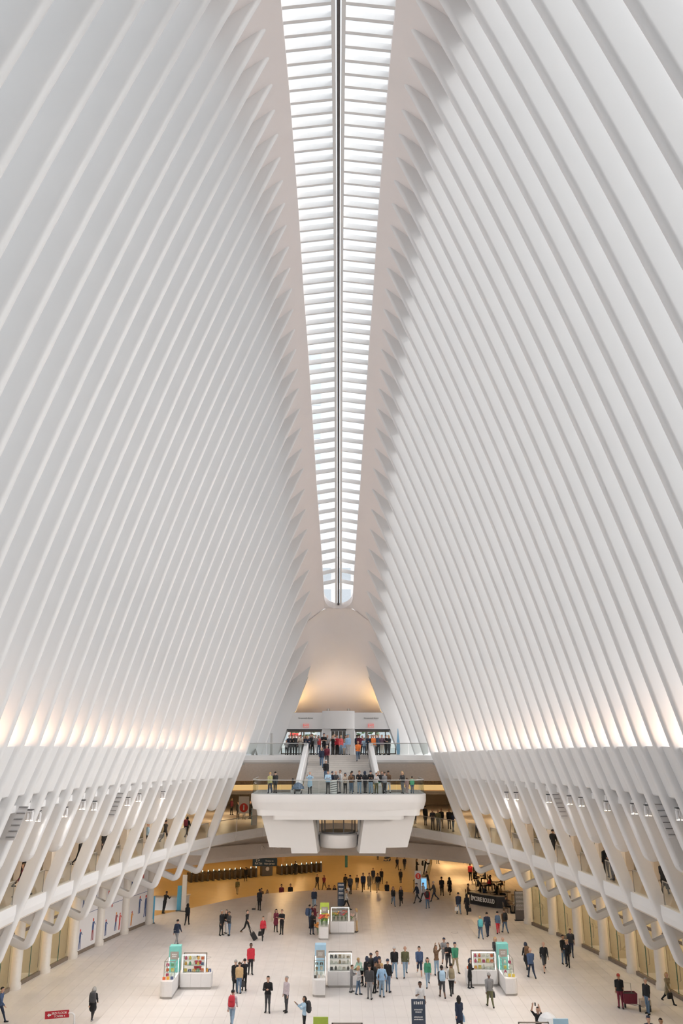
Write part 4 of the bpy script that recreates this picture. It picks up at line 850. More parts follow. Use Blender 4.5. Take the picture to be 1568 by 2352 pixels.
for w in wins:
    bay = round((w.location.y-.5-RD0)/RS)
    if bay in (16, 18, 20):
        for c in [c for c in w.children if c.name.split('.')[0] in ('pane', 'glass_edge', 'transom')]: bpy.data.objects.remove(c)
        mb = MB(); mb.box(0, 3.0, 0, .06, .22, 5.6); b = mb.build('mural_board', MUR, w)
        rnd = random.Random(bay)
        for x, z, h, cc in (((.5, .3, 1.5, (mblue, mblue, mred)), (2.2, .5, 1.7, (mblue, mdk, mred)), (.6, 2.9, 1.1, (mblue, mblue, mor)), (2.3, 3.3, 1.2, (mred, mblue, mor)), (1.4, 4.2, .9, (mor, mred, mor)))
                     if bay == 16 else ((.5, .4, 1.3, (mblue, mblue, mred)), (1.9, .45, 1.5, (mdk, mblue, mor)), (2.5, .4, 1.4, (mred, mred, mred)), (1.2, 2.2, 1.0, (mor, mred, mor)), (.6, 2.6, 1.2, (mred, mred, mor)), (2.0, 3.5, 1.1, (mgr, mgr, mred)))
                     if bay == 18 else ((.6, .35, 1.2, (mor, mor, mred)), (1.7, 1.0, 1.5, (mblue, mblue, mred)), (2.6, .6, 1.9, (mblue, mblue, mred)), (.4, 2.6, 1.8, (mblue, mblue, mor)), (2.0, 3.3, 1.6, (mred, mred, mred)), (1.0, 3.6, 1.3, (mgr, mgr, mor)))):
            figure(w, x, z, h*.85, cc, rnd.uniform(-.06, .06))
        mb = MB(); mb.box(.2, 2.8, -.012, 0, 2.42, 2.45); mb.build('printed_line', mblue, w)
GAR = [(.05, .05, .06), (.35, .3, .26), (.5, .45, .4), (.12, .1, .1), (.25, .14, .1)]
def rack(x, y, z, rz, label, n=8):
    o = empty('clothes_rack', (x, y, z), rz); tag(o, label, 'clothes rack'); mb = MB(); mb.tube([(-.8, 0, 0), (-.8, 0, 1.6), (.8, 0, 1.6), (.8, 0, 0)], .02, 5); mb.build('frame', GREYD, o)
    for k in range(n):
        g = -.65+k*1.3/(n-1); mb = MB(); mb.loft([[(g-.02, -.24, 1.5), (g+.02, -.24, 1.5), (g+.02, .24, 1.5), (g-.02, .24, 1.5)], [(g-.05, -.27, .7+.2*(k % 3)), (g+.05, -.27, .7+.2*(k % 3)), (g+.05, .27, .7+.2*(k % 3)), (g-.05, .27, .7+.2*(k % 3))]]); mb.build('garment', mat('garment_%d' % (k % 5), GAR[k % 5], .8, var=.2), o)
def mannequin(x, y, z, label, c):
    o = empty('mannequin', (x, y, z)); tag(o, label, 'mannequin'); mb = MB(); mb.lathe(0, 0, [(.13, .85), (.17, .95), (.13, 1.15), (.2, 1.38), (.06, 1.5), (.05, 1.56)], 12); mb.build('torso', mat('dress_%d' % int(c[0]*100), c, .8), o, 50)
    mb = MB(); mb.ball(0, 0, 1.68, .08, .1, .12); mb.build('head', KW, o, 60); mb = MB(); mb.cyl(0, 0, .02, .9, .02, n=6); mb.cyl(0, 0, 0, .03, .2, n=14); mb.build('stand', GREYD, o)
d = rib_d(13); rack(-(col_x(d)+1.6), d, 0, 1.1, 'rack of dark garments inside the fourth left shop window'); d = rib_d(12)+.3; rack(-(col_x(d)+2.4), d, 0, .6, 'rack of grey clothes deep inside the second visible left shop')
d = rib_d(15); mannequin(-(col_x(d)+.9), d-.3, 0, 'dark slender mannequin in the left window next to the murals', (.06, .06, .07)); d = rib_d(11); mannequin(-(col_x(d)+.8), d+.3, 0, 'mannequin in the leftmost shop window', (.08, .09, .12))
for q, (i, lb) in enumerate(((7, 'nearest right shop'), (9, 'second right shop'), (13, 'third right shop'))):
    d = rib_d(i); o = empty('display_table', (col_x(d)+2.2, d, 0)); tag(o, 'pale display table inside the '+lb, 'table', 'display tables'); mb = MB(); mb.box(-.6, .6, -.9, .9, .78, .85, .02); mb.build('table_top', mat('table_pine', (.6, .4, .2), .5), o)
    for a in (-.5, .5):
        for b in (-.8, .8): mb = MB(); mb.box(a-.04, a+.04, b-.04, b+.04, 0, .78); mb.build('leg', KW, o)
# ------------------------------------------------------------------ spotlight clusters and louvres under the arch
def nose_x(d, z): lx, lz = ledge(d); return lx+(knee_x(d)-lx)/(lz-KNEE)*(lz-z)
def solve(px, py, off):
    best = None
    for d in np.arange(28, 71, .1):
        X, _, Z = at_d(px, py, d); e = abs(X)-nose_x(d, Z)-off
        if best is None or abs(e) < best[0]: best = (abs(e), d, X, Z)
    d = best[1]; i = math.floor((d-RD0)/RS); d = max(RD0+i*RS+.55, min(RD0+(i+1)*RS-.5, d)); X, _, Z = at_d(px, py, d); return X, d, Z
SPOT_W = 760.0
LENS = mat('spot_lens', (1, .85, .7), .4, emit=(1, .72, .45), es=14)
SP = [(68, 1878, 'l'), (86, 1880, 'l'), (148, 1870, 'l'), (189, 1853, 'l'), (216, 1855, 'l'), (293, 1845, 'l'), (318, 1836, 'l'), (374, 1830, 'l'), (1163, 1831, 'r'), (1185, 1832, 'r'), (1260, 1838, 'r'), (1308, 1842, 'r'), (1335, 1846, 'r'), (1394, 1856, 'r'), (1456, 1863, 'r'), (1488, 1867, 'r'), (1561, 1876, 'r')]
cnt = {'l': 0, 'r': 0}
for px, py, sd in SP:
    X, d, Z = solve(px, py, -.05); cnt[sd] += 1; o = empty('spotlight_cluster', (X, d, Z+.1)); o.scale = (.72, .72, .72)
    num = ('first', 'second', 'third', 'fourth', 'fifth', 'sixth', 'seventh', 'eighth', 'ninth')[cnt[sd]-1]
    tag(o, 'white spotlight cluster under the %s arch, %s from the left' % ('left' if sd == 'l' else 'right', num), 'spotlight', 'spotlight clusters')
    mb = MB(); mb.tube([(0, 0, .2), (0, 0, 1.1)], .03, 5); mb.box(-.18, .18, -.12, .12, .18, .3, .02); mb.build('bracket', KW, o)
    for a in (-.13, .13):
        mb = MB(); mb.tube([(a, .02, .18), (a, -.02, -.3)], .1, 10); h = mb.build('lamp_head', KW, o, 50); mb = MB(); mb.cyl(a, -.02, -.325, -.3, .08, n=10); mb.build('lens', LENS, h)
    mb = MB(); mb.box(-.2, .2, -.13, .13, .3, .36); mb.build('driver_box', GREYD, o)
    sl_ = bpy.data.lights.new('floor_spot', 'SPOT'); so = bpy.data.objects.new('floor_spot', sl_); COL.objects.link(so); so.parent = o; so.location = (0, 0, -.36)
    sl_.energy = SPOT_W; sl_.spot_size = math.radians(125); sl_.spot_blend = .8; sl_.shadow_soft_size = .25; sl_.color = (1, .95, .9)
    so.rotation_euler = (Vector((0, d+7, 1.0))-Vector((X, d, Z))).to_track_quat('-Z', 'Y').to_euler()
for px, py, sd, lb in ((38, 1890, 'l', 'slatted louvre panel between ribs at the far left edge'), (265, 1848, 'l', 'slatted louvre panel between ribs in the middle of the left side'), (1286, 1851, 'r', 'slatted louvre panel between ribs in the middle of the right side'), (1530, 1884, 'r', 'slatted louvre panel between ribs at the far right edge')):
    X, d, Z = solve(px, py, .1); s_ = 1 if X > 0 else -1; o = empty('louvre_panel', (X, d, Z)); o.scale = (.72, .8, .72); tag(o, lb, 'louvre')
    sl_ = .36*s_
    for k in range(6):
        z = .9-k*.34; x = -z*sl_; mb = MB(); mb.box(x-.26, x+.26, -.04, .02, z-.018, z+.018); mb.build('slat', mat('louvre_grey', (.2, .19, .19), .5), o)
    mb = MB(); mb.loft([[(-.9*sl_-.3, .03, .95), (-.9*sl_+.3, .03, .95), (-.9*sl_+.3, .06, .95), (-.9*sl_-.3, .06, .95)], [(.95*sl_-.3, .03, -1.0), (.95*sl_+.3, .03, -1.0), (.95*sl_+.3, .06, -1.0), (.95*sl_-.3, .06, -1.0)]]); mb.build('back_panel', KW, o)
# floor fittings
x, y, _ = at_z(1044, 2142, 0)
for q, (px, py) in enumerate(((1043.7, 2142), (476, 2199))):
    x, y, _ = at_z(px, py, 0); mb = MB(); mb.cyl(0, 0, 0, .006, .27, n=20); o = mb.build('floor_hatch', KB, None, 0, (x, y, .001)); tag(o, ('round metal floor hatch in the middle right of the floor', 'round metal floor hatch beyond the left teal kiosk')[q], 'hatch'); mb = MB(); mb.cyl(0, 0, .006, .008, .23, n=20); mb.build('lid', TILE, o)
# ------------------------------------------------------------------ people: bodies grown as one surface round a posed skeleton
def surface_net(fun, lo, hi, h):
    nx, ny, nz = [int(math.ceil((b-a)/h))+1 for a, b in zip(lo, hi)]
    gx, gy, gz = np.meshgrid(lo[0]+h*np.arange(nx), lo[1]+h*np.arange(ny), lo[2]+h*np.arange(nz), indexing='ij')
    V = fun(np.stack([gx, gy, gz], -1).reshape(-1, 3)).reshape(nx, ny, nz)
    ins = V < 0
    c = np.zeros((nx-1, ny-1, nz-1), int)
    for i in (0, 1):
        for j in (0, 1):
            for k in (0, 1): c += ins[i:nx-1+i, j:ny-1+j, k:nz-1+k]
    act = (c > 0) & (c < 8); idx = -np.ones(act.shape, int); A = np.argwhere(act); idx[act] = np.arange(len(A))
    acc = np.zeros((len(A), 3)); cnt = np.zeros(len(A))
    E = [((0,0,0),(1,0,0)),((0,1,0),(1,1,0)),((0,0,1),(1,0,1)),((0,1,1),(1,1,1)),((0,0,0),(0,1,0)),((1,0,0),(1,1,0)),((0,0,1),(0,1,1)),((1,0,1),(1,1,1)),((0,0,0),(0,0,1)),((1,0,0),(1,0,1)),((0,1,0),(0,1,1)),((1,1,0),(1,1,1))]
    for a, b in E:
        a, b = np.array(a), np.array(b); va = V[tuple((A+a).T)]; vb = V[tuple((A+b).T)]; m = (va < 0) != (vb < 0)
        t = np.where(m, va/np.where(m, va-vb, 1), 0)[:, None]; acc += np.where(m[:, None], a+(b-a)*t, 0); cnt += m
    P = np.array(lo)+h*(A+acc/cnt[:, None]); F = []
    for ax in range(3):
        s0 = [slice(None)]*3; s1 = [slice(None)]*3; s0[ax] = slice(0, -1); s1[ax] = slice(1, None)
        ch = ins[tuple(s0)] != ins[tuple(s1)]; u, v = (ax+1) % 3, (ax+2) % 3
        Q = np.argwhere(ch); Q = Q[(Q[:, u] > 0) & (Q[:, v] > 0)]; du = np.zeros(3, int); dv = np.zeros(3, int); du[u] = 1; dv[v] = 1
        q = [Q-du-dv, Q-dv, Q, Q-du]
        ok = np.all([(x >= 0).all(1) & (x < np.array(idx.shape)).all(1) for x in q], 0)
        q = [x[ok] for x in q]; f = np.stack([idx[tuple(x.T)] for x in q], 1); fl = ins[tuple(Q[ok].T)]
        f[~fl] = f[~fl][:, ::-1]; F.append(f)
    return P, np.concatenate(F)
SKIN, TOP, BOT, SHOE, INK_, LIP = range(6)
POSES = {  # legs (swing R, L, knee R, L), arms (pitch, abduct, elbow, inward) right then left, lean, head tilt
 'stand': ((3, -3, 0, 2), (3, 4, 10, 3), (3, 4, 10, 3), 0, 0), 'walk': ((24, -20, 4, 28), (-20, 4, 14, 2), (22, 4, 20, 4), 3, 0), 'walk2': ((-20, 24, 28, 4), (22, 4, 20, 4), (-20, 4, 14, 2), 3, 0),
 'phone': ((3, -4, 0, 4), (18, 10, 88, 38), (18, 10, 88, 38), 2, 12), 'phone1': ((4, -6, 0, 8), (5, 9, 12, 0), (20, 10, 95, 30), 1, 8), 'photo': ((3, -3, 0, 0), (62, 14, 72, 22), (62, 14, 72, 22), 0, 0),
 'up': ((3, -3, 0, 0), (140, 14, 40, 25), (140, 14, 40, 25), 0, -6), 'lean': ((-8, -12, 0, 4), (42, 10, 62, 24), (42, 10, 62, 24), 14, 4), 'fold': ((3, -3, 0, 0), (24, 10, 84, 72), (26, 10, 78, 68), 0, 0),
 'pocket': ((4, -4, 0, 3), (-10, 20, 34, 18), (-10, 20, 34, 18), 0, 0), 'sit': ((86, 84, 84, 80), (24, 8, 60, 18), (24, 8, 60, 18), 4, 4), 'bend': ((-6, -14, 0, 10), (50, 8, 30, 10), (40, 8, 40, 10), 28, 10), 'carry': ((20, -16, 4, 22), (2, 10, 6, 0), (24, 10, 84, 40), 2, 0)}
def skeleton(pose, fem, cut, sleeve):
    lg, ra, la, lean, tilt = POSES[pose]; B = []; sn, cs = lambda a: math.sin(math.radians(a)), lambda a: math.cos(math.radians(a))
    V3 = np.array; hipz = .93; ln = lean
    def up(p):  # lean the trunk forward about the hips
        x, y, z = p; dz = z-hipz; return V3((x, y*cs(ln)-dz*sn(ln), hipz+dz*cs(ln)+y*sn(ln)))
    th = .088 if fem else .09; sh = .155 if fem else .178; feet = []
    for s, sw, kn in ((1, lg[0], lg[2]), (-1, lg[1], lg[3])):
        h = V3((s*(.085), 0, hipz)); k = h+.43*V3((0, -sn(sw), -cs(sw))); a2 = sw-kn; an = k+.41*V3((s*.03, -sn(a2), -cs(a2)))
        sk = cut in ('shorts',); lo = SKIN if cut in ('shorts', 'skirt') else BOT
        B += [(h, k, th, .062, BOT, 0)]
        if sk: m = h+(k-h)*.9; 
        loose = .012 if cut == 'loose' else 0
        B += [(k, an, .058+loose, .042+loose, lo, 0)]
        ft = an+V3((s*.035, -.14, -.035)); B += [(an+V3((0, .035, -.03)), ft, .042, .036, SHOE, 0)]; feet.append(an)
    tw = 1 if not fem else .92
    B += [(V3((-.06, 0, .93)), V3((.06, 0, .93)), .118, .118, BOT, 1)]
    B += [(up((0, 0, 1.0)), up((0, .0, 1.12)), .142*tw, .148*tw, TOP, 1), (up((0, 0, 1.12)), up((0, 0, 1.3)), .148*tw, .17*tw, TOP, 1), (up((-sh*.62, 0, 1.37)), up((sh*.62, 0, 1.37)), .085, .085, TOP, 1), (up((0, .01, 1.455)), up((sh*.8, .0, 1.405)), .05, .045, TOP, 0), (up((0, .01, 1.455)), up((-sh*.8, .0, 1.405)), .05, .045, TOP, 0)]
    if fem: B += [(up((-.06, -.055, 1.27)), up((.06, -.055, 1.27)), .07, .07, TOP, 0)]
    B += [(up((0, .01, 1.42)), up((0, -.005, 1.53)), .055, .05, SKIN, 0)]
    hd = V3((0, -.015, 1.63)); t_ = lambda p: up((p[0], p[1]*cs(tilt)-(p[2]-1.52)*sn(tilt), 1.52+(p[2]-1.52)*cs(tilt)+p[1]*sn(tilt)))
    B += [(t_((0, -.005, 1.61)), t_((0, .0, 1.665)), .082, .093, SKIN, 0), (t_((0, -.045, 1.575)), t_((0, -.05, 1.6)), .05, .055, SKIN, 0)]
    hands = []
    for s, (p, q, e, inn) in ((1, ra), (-1, la)):
        S0 = up((s*sh, 0, 1.385)); d1 = V3((s*sn(q), -sn(p)*cs(q), -cs(p)*cs(q))); el = S0+.28*d1; pe = p+e
        d2 = V3((s*sn(q*.4)*cs(inn)-s*sn(inn)*.9, -sn(pe)*cs(inn*.6), -cs(pe)*cs(inn*.6))); d2 = d2/np.linalg.norm(d2); wr = el+.24*d2
        B += [(S0, el, .066 if not fem else .054, .05 if sleeve == 'l' else .046, TOP, 0), (el, wr, .048 if sleeve == 'l' else .042, .036 if sleeve == 'l' else .032, SKIN if sleeve == 's' else TOP, 0), (wr, wr+.075*d2, .03, .034, SKIN, 2)]; hands.append((wr+.08*d2, d2, s))
    if cut == 'coat': B += [(up((0, .0, 1.08)), V3((0, .01, .70)), .14, .20, TOP, 1), (V3((-.05, 0, .75)), V3((.05, 0, .75)), .15, .15, TOP, 1)]
    if cut == 'skirt': B += [(V3((0, 0, .98)), V3((0, .0, .55)), .13, .21, BOT, 1), (V3((-.05, 0, .6)), V3((.05, 0, .6)), .16, .16, BOT, 1)]
    return B, feet, hands, t_, lean+tilt
BODY = {}
def body_mesh(pose, fem, cut, sleeve):
    key = (pose, fem, cut, sleeve)
    if key in BODY: return BODY[key]
    B, feet, hands, t_, lt = skeleton(pose, fem, cut, sleeve)
    zmin = min(f[2] for f in feet)-.075
    pts = np.array([p for b in B for p in b[:2]]); lo = pts.min(0)-.24; hi = pts.max(0)+.24; lo[2] = max(lo[2], zmin-.05)
    def dist(p, b):
        a, c, r0, r1, m, fl = b; a = a.copy(); c = c.copy(); sc = np.array((1, 1, 1.)) if fl != 1 else np.array((1, 1/.66, 1))
        q = p*sc; a, c = a*sc, c*sc; ab = c-a; t = np.clip(((q-a)@ab)/max(1e-9, ab@ab), 0, 1)
        return np.linalg.norm(q-a-t[:, None]*ab, axis=1)-(r0+(r1-r0)*t)
    def fun(p):
        v = np.full(len(p), 9.0)
        for b in B:
            d = dist(p, b); k = .035 if b[5] != 2 else .015; hh = np.clip(.5+.5*(d-v)/k, 0, 1); v = d*(1-hh)+v*hh-k*hh*(1-hh)
        return v
    P, F = surface_net(fun, lo, hi, .0235)
    cen = P[F].mean(1); D = np.stack([dist(cen, b) for b in B]); near = D.argmin(0); mi = np.array([b[4] for b in B])[near]
    hem = np.isin(near, [0, 3, 6, 7]) & (np.abs(cen[:, 1]) < .17)
    if pose != 'sit': mi[hem & (mi != SKIN)] = np.where(cen[hem & (mi != SKIN), 2] > {'skirt': .99, 'coat': .68}.get(cut, .9), TOP, BOT)
    if cut == 'shorts':
        for j in (0, 1):
            k_ = B[3*j][1]; sel = ((near == 3*j) | (near == 3*j+1)) & (cen[:, 2] > k_[2]-.06); mi[sel] = BOT
    if sleeve == 's':
        pass
    v = [tuple(x) for x in P]; f = [tuple(int(i) for i in q) for q in F]; mi = list(map(int, mi)); mb = MB(); mb.v, mb.f, mb.m = v, f, mi
    mb.mi = SKIN                                                                      # fingers, nose, ears
    for p, d, s in hands:
        d = Vector(d); sd_ = d.cross(Vector((0, 1, 0)));  sd_ = sd_.normalized() if sd_.length > .1 else Vector((1, 0, 0)); bn = Vector((0, -1, 0)) if abs(d.y) < .7 else Vector((0, 0, -1))
        for k, ln in enumerate((.07, .08, .075, .06)):
            o = Vector(p)+sd_*(.022-k*.0148); mb.tube([o-d*.01, o+d*ln*.55, o+d*ln*.85+bn*ln*.3], [.0085, .008, .006], 4)
        o = Vector(p)-d*.055+sd_*.03; mb.tube([o, o+sd_*.022+d*.035, o+sd_*.02+d*.065], [.01, .009, .007], 4)
    n_ = t_((0, -.106, 1.625)); mb.loft([[tuple(t_((x, -.098+y, z))) for x, y, z in ((-.014, 0, 1.612), (.014, 0, 1.612), (.008, 0, 1.66), (-.008, 0, 1.66))], [tuple(t_((x, -.098+y, z))) for x, y, z in ((-.008, -.026, 1.614), (.008, -.026, 1.614), (.004, -.008, 1.655), (-.004, -.008, 1.655))]])
    for s in (-1, 1):
        e = t_((s*.092, .005, 1.63)); mb.ball(*e, .012, .02, .03, 6, 4)
    mb.mi = INK_
    for s in (-1, 1): e = t_((s*.034, -.09, 1.648)); mb.ball(*e, .012, .009, .007, 6, 4)
    mb.mi = LIP; e = t_((0, -.1, 1.588)); mb.ball(*e, .022, .008, .007, 6, 4)
    mb.v = [(x, y, z-zmin) for x, y, z in mb.v]
    me = mb.mesh('body', [PH]*6, 70)
    hp = t_((0, -.0, 1.64)); r = (me, (hp[0], hp[1], hp[2]-zmin), math.radians(lt), [(tuple(np.array(p)-(0, 0, zmin)), s) for p, d, s in hands], -zmin); BODY[key] = r; return r
PH = mat('body_default', (.5, .5, .5), .7)
def hair_mesh(style):
    mb = MB(); n, k = 14, 10; rings = []
    for a in range(1, k):
        t = math.pi*a/k; ring = []
        for i in range(n):
            ph = 2*math.pi*i/n; x, y, z = math.sin(t)*math.cos(ph), math.sin(t)*math.sin(ph), -math.cos(t); r = 1.0
            if y < -.25 and z < .42: r = .72
            if style in ('short', 'cap', 'beanie') and z < -.25: r = .7
            if style == 'short' and z < .05 and y < .1: r = min(r, .84)
            X, Y, Z = x*.103*r, y*.112*r+.006, z*.118*r+.012
            if style in ('long', 'hood') and z < 0 and y > -.3: Z = z*(.30 if style == 'long' else .2); X *= 1.18; Y = Y*1.05+.012
            if style == 'hood': X *= 1.06; Y *= 1.06; Z *= 1.05
            ring.append((X, Y, Z))
        rings.append(ring)
    mb.loft(rings)
    if style == 'cap': mb.loft([[(x*.085, -.085-yy, .075-zz) for x in (-1, -.5, .5, 1)] for yy, zz in ((0, 0), (.075, .018), (.075, .024), (0, .01))])
    if style == 'bun': mb.ball(0, .115, .06, .045)
    if style == 'beanie': mb.ball(0, .01, .09, .1, .1, .06)
    return mb.mesh('hair', [PH], 70)
HAIR = {}
CL = {'black': (.012, .012, .014), 'navy': (.02, .03, .06), 'dark grey': (.05, .05, .055), 'grey': (.22, .22, .23), 'pale grey': (.5, .49, .5), 'white': (.75, .75, .76), 'pale blue': (.42, .60, .76), 'light blue': (.35, .55, .78), 'red': (.55, .03, .05), 'maroon': (.16, .02, .04), 'orange': (.85, .22, .05), 'coral': (.75, .12, .12), 'olive': (.12, .12, .06), 'green': (.05, .25, .15), 'mint green': (.45, .65, .55), 'teal': (.1, .45, .5), 'tan': (.55, .38, .2), 'beige': (.55, .46, .38), 'brown': (.15, .08, .04), 'denim': (.10, .16, .25), 'light denim': (.25, .36, .48), 'lilac': (.55, .48, .52), 'yellow green': (.45, .42, .18), 'plaid': (.2, .12, .16), 'khaki': (.3, .25, .16), 'blue': (.06, .1, .2), 'pink': (.6, .4, .38), 'bright green': (.12, .5, .28)}
HC = {'k': (.015, .012, .01), 'b': (.08, .045, .02), 'y': (.5, .33, .14), 'g': (.35, .34, .33), 'w': (.7, .7, .7), 'r': (.35, .05, .04), 'n': (.03, .04, .07)}
SK = {'a': (.56, .34, .25), 'b': (.38, .21, .13), 'c': (.14, .07, .045)}
def cm(kind, nm, col, rough): return mat('%s_%s' % (kind, nm.replace(' ', '_')), col, rough, var=.12 if kind == 'cloth' else .03, scale=22)
for a, q in (('cloth', .85),): pass
DARKE = mat('eye_dark', (.02, .015, .012), .4); LIPS = mat('lips', (.4, .16, .13), .6)
PEOPLE = []
def person(pos, pose, rot, h, top, bot, hair='short', hc='k', sk='a', cut='trousers', sl='l', fem=False, label='', group=None, acc=None, shoe='black'):
    me, hp, lt, hands, z0 = body_mesh(pose, fem, cut, sl); o = empty('person', pos, math.radians(rot)); s = h/1.745; o.scale = (s, s, s)
    tag(o, label, 'person', group)
    b = link('body', me, o)
    for k, m in enumerate((cm('skin', sk, SK[sk], .55), cm('cloth', top, CL[top], .85), cm('cloth', bot, CL[bot], .85), cm('cloth', shoe, CL[shoe], .6), DARKE, LIPS)):
        b.material_slots[k].link = 'OBJECT'; b.material_slots[k].material = m
    if hair:
        if hair not in HAIR: HAIR[hair] = hair_mesh(hair)
        hm = link('hat' if hair in ('cap', 'beanie') else ('headscarf' if hair == 'hood' else 'hair'), HAIR[hair], o, hp); hm.rotation_euler = (-lt*-1, 0, 0)
        hm.material_slots[0].link = 'OBJECT'; hm.material_slots[0].material = cm('hair', hc, HC[hc], .8)
    PEOPLE.append((o, label)); R = Matrix.Rotation(math.radians(rot), 3, 'Z'); W = lambda p: tuple(Vector(pos)+R @ (Vector(p)*s))
    if acc: accessory(acc, W, math.radians(rot), s, hands, z0, label)
    return o
def accessory(acc, W, rz, s, hands, z0, label):
    who = label.split(',')[0].replace('person ', ''); kind, col = acc.split(':'); m = cm('bag', col, CL[col], .7)
    if kind == 'backpack':
        o = empty('backpack', W((0, .2, 1.02)), rz); mb = MB(); mb.loft([[(x*w, y*dp+.04, z) for x, y in ((-1, -.6), (-.8, -1), (.8, -1), (1, -.6), (1, .6), (.7, 1), (-.7, 1), (-1, .6))] for w, dp, z in ((.13, .07, -.06), (.165, .1, 0), (.165, .1, .3), (.14, .08, .42), (.08, .05, .46))]); mb.build('pack', m, o, 40)
        mb = MB(); mb.box(-.11, .11, .13, .17, .02, .2, .02); mb.build('front_pocket', m, o)
        for x in (-.1, .1): mb = MB(); mb.tube([(x, -.06, .42), (x, -.12, .44), (x, -.2, .45)], .018, 4); mb.build('strap', m, o)
        lb = '%s backpack worn by the person %s' % (col, who)
    elif kind in ('handbag', 'shopping'):
        hp, sd = hands[1] if kind == 'handbag' else hands[0]; o = empty('handbag' if kind == 'handbag' else 'shopping_bag', W((hp[0], hp[1], hp[2]-.1)), rz); mb = MB(); mb.loft([[(-.15*w, -.05, z), (.15*w, -.05, z), (.15*w, .05, z), (-.15*w, .05, z)] for w, z in ((1, -.32), (1.05, -.2), (.85, -.03))]); mb.build('pouch', m, o); mb = MB(); mb.tube([(-.1, 0, -.03), (-.05, 0, .09), (.05, 0, .09), (.1, 0, -.03)], .01, 4); mb.build('handle', m, o); lb = '%s %s carried by the person %s' % (col, 'handbag' if kind == 'handbag' else 'bag', who)
    elif kind == 'mobile':
        hp, sd = hands[0]; o = empty('mobile_phone', W((0, hp[1]-.06, hp[2]+.02)), rz); mb = MB(); mb.box(-.035, .035, -.005, .005, -.06, .08, .003); mb.build('case', cm('bag', 'black', CL['black'], .5), o); mb = MB(); mb.box(-.03, .03, .005, .007, -.05, .07); mb.build('screen', m, o); lb = 'mobile phone held up by the person %s' % who
    tag(o, ' '.join(lb.split()[:16]), {'backpack': 'backpack', 'handbag': 'handbag', 'shopping': 'bag', 'mobile': 'phone'}[kind])
def stair_pos(px, py):
    best = min(((abs(at_d(px, py, 67.2+k*.3+.2)[2]-(PLAT+(LAND-PLAT)*(k+1)/NST)), k) for k in range(NST))); k = best[1]; d = 67.2+k*.3+.2
    z = PLAT+(LAND-PLAT)*(k+1)/NST; return (at_d(px, py, d)[0], d, z)
def low_pos(px, py):
    """on the concourse stairs or floor: the place whose feet show at (px, py), or stand just below the edge"""
    x, y, _ = at_z(px, py, -3.0)
    return (x, y, -3.0)
# ------------------------------------------------------------------ who stands where
def PF(px, py): x, y, _ = at_z(px, py, 0); return (x, y, 0)
def PG(px, py):
    x, y, _ = at_z(px, py, GAL)
    if y < 80: m = edge_x(y)+1.0; x = math.copysign(max(abs(x), m), x)
    return (x, y, GAL)
def PD(px, d, z): return ((px-XC)*(d*math.cos(TILT)+(z+.9-CAM_Z)*math.sin(TILT))/F_PX, d, z)
R_ = person; PRP = mat('prop_grey', (.3, .3, .3), .5)
# hall floor ----------------------------------------------------------
R_(PF(211,2345),'walk',180,1.66,'black','black','hood','g',cut='coat',fem=True,label='person in black coat with grey head covering, walking away at lower left',acc='backpack:dark grey',shoe='grey')
R_(PF(-4,2350),'walk',90,1.75,'blue','navy',label='person in blue cut by the left frame edge')
R_(PF(614,2326),'fold',0,1.78,'black','dark grey','short','k',label='person in black sweater standing with hands joined, lower centre left')
R_(PF(657,2325),'stand',-50,1.76,'lilac','dark grey','short','g',label='grey haired person in lilac shirt and dark trousers, lower centre left')
R_(PF(698,2374),'photo',-70,1.68,'pale blue','black','long','k','b',fem=True,label='person in pale blue top photographing at the bottom edge',acc='backpack:dark grey')
R_(PF(532,2357),'walk',175,1.74,'lilac','light denim','short','k',label='person in pinkish shirt and jeans walking away below the three friends',acc='backpack:red')
R_(PF(539,2278),'stand',190,1.7,'black','black','cap','g',cut='coat',label='person in black coat and grey cap, left of the three friends')
R_(PF(548,2282),'stand',180,1.66,'tan','denim','short','b',label='person in tan sweater, middle of the three friends',acc='handbag:dark grey')
R_(PF(560,2276),'photo',185,1.72,'black','black','short','k',label='person in black taking a photo, right of the three friends',acc='mobile:pale blue')
R_(PF(574.6,2238.6),'stand',15,1.8,'red','black','short','k','c',label='person in red blazer and black trousers standing upright')
R_(PF(452,2262),'stand',10,1.62,'red','navy','cap','n',label='person in red and navy behind the left teal kiosk case')
R_(PF(405,2172),'walk',160,1.78,'navy','grey','short','k',label='person in navy jacket and grey trousers beyond the left teal kiosk')
R_(PF(429,2126),'walk2',180,1.68,'black','black','long','k','c',fem=True,label='person in black walking past the information desk')
R_(PF(377,2098),'lean',150,1.76,'black','black','short','k','c',label='person in black leaning on the information desk')
R_(PF(507.5,2149),'stand',60,1.78,'black','black','short','g','b',cut='coat',label='person in dark suit, left of a trio in conversation')
R_(PF(518.5,2144),'stand',-30,1.66,'black','white','long','k',fem=True,label='person with long dark hair and white trousers within the trio')
R_(PF(526,2149),'phone',-50,1.68,'dark grey','denim','short','k','b',label='person in dark shirt and jeans, right of the trio')
R_(PF(566,2145),'walk',70,1.74,'black','black','short','k','a',sl='s',label='person in black vest striding with brown boots',shoe='brown')
w=R_(PF(603,2159),'walk2',20,1.66,'red','black','short','b',fem=True,label='person in red cardigan pulling a black suitcase',acc='handbag:black')
R_(PF(633,2141),'phone',20,1.64,'maroon','black','long','k',cut='coat',fem=True,label='person in dark maroon coat beside one with folded arms')
R_(PF(646.5,2146.6),'fold',-15,1.74,'black','black','short','k',sl='s',label='person in black T-shirt with folded arms, centre left')
R_(PF(595,2091.7),'stand',170,1.74,'black','black','short','k','c',sl='s',label='person in black vest sweeping the floor near the stair edge')
R_(PF(721,2089),'walk',0,1.8,'navy','light denim',None,sk='a',label='bald person in navy jacket walking behind the flower kiosk')
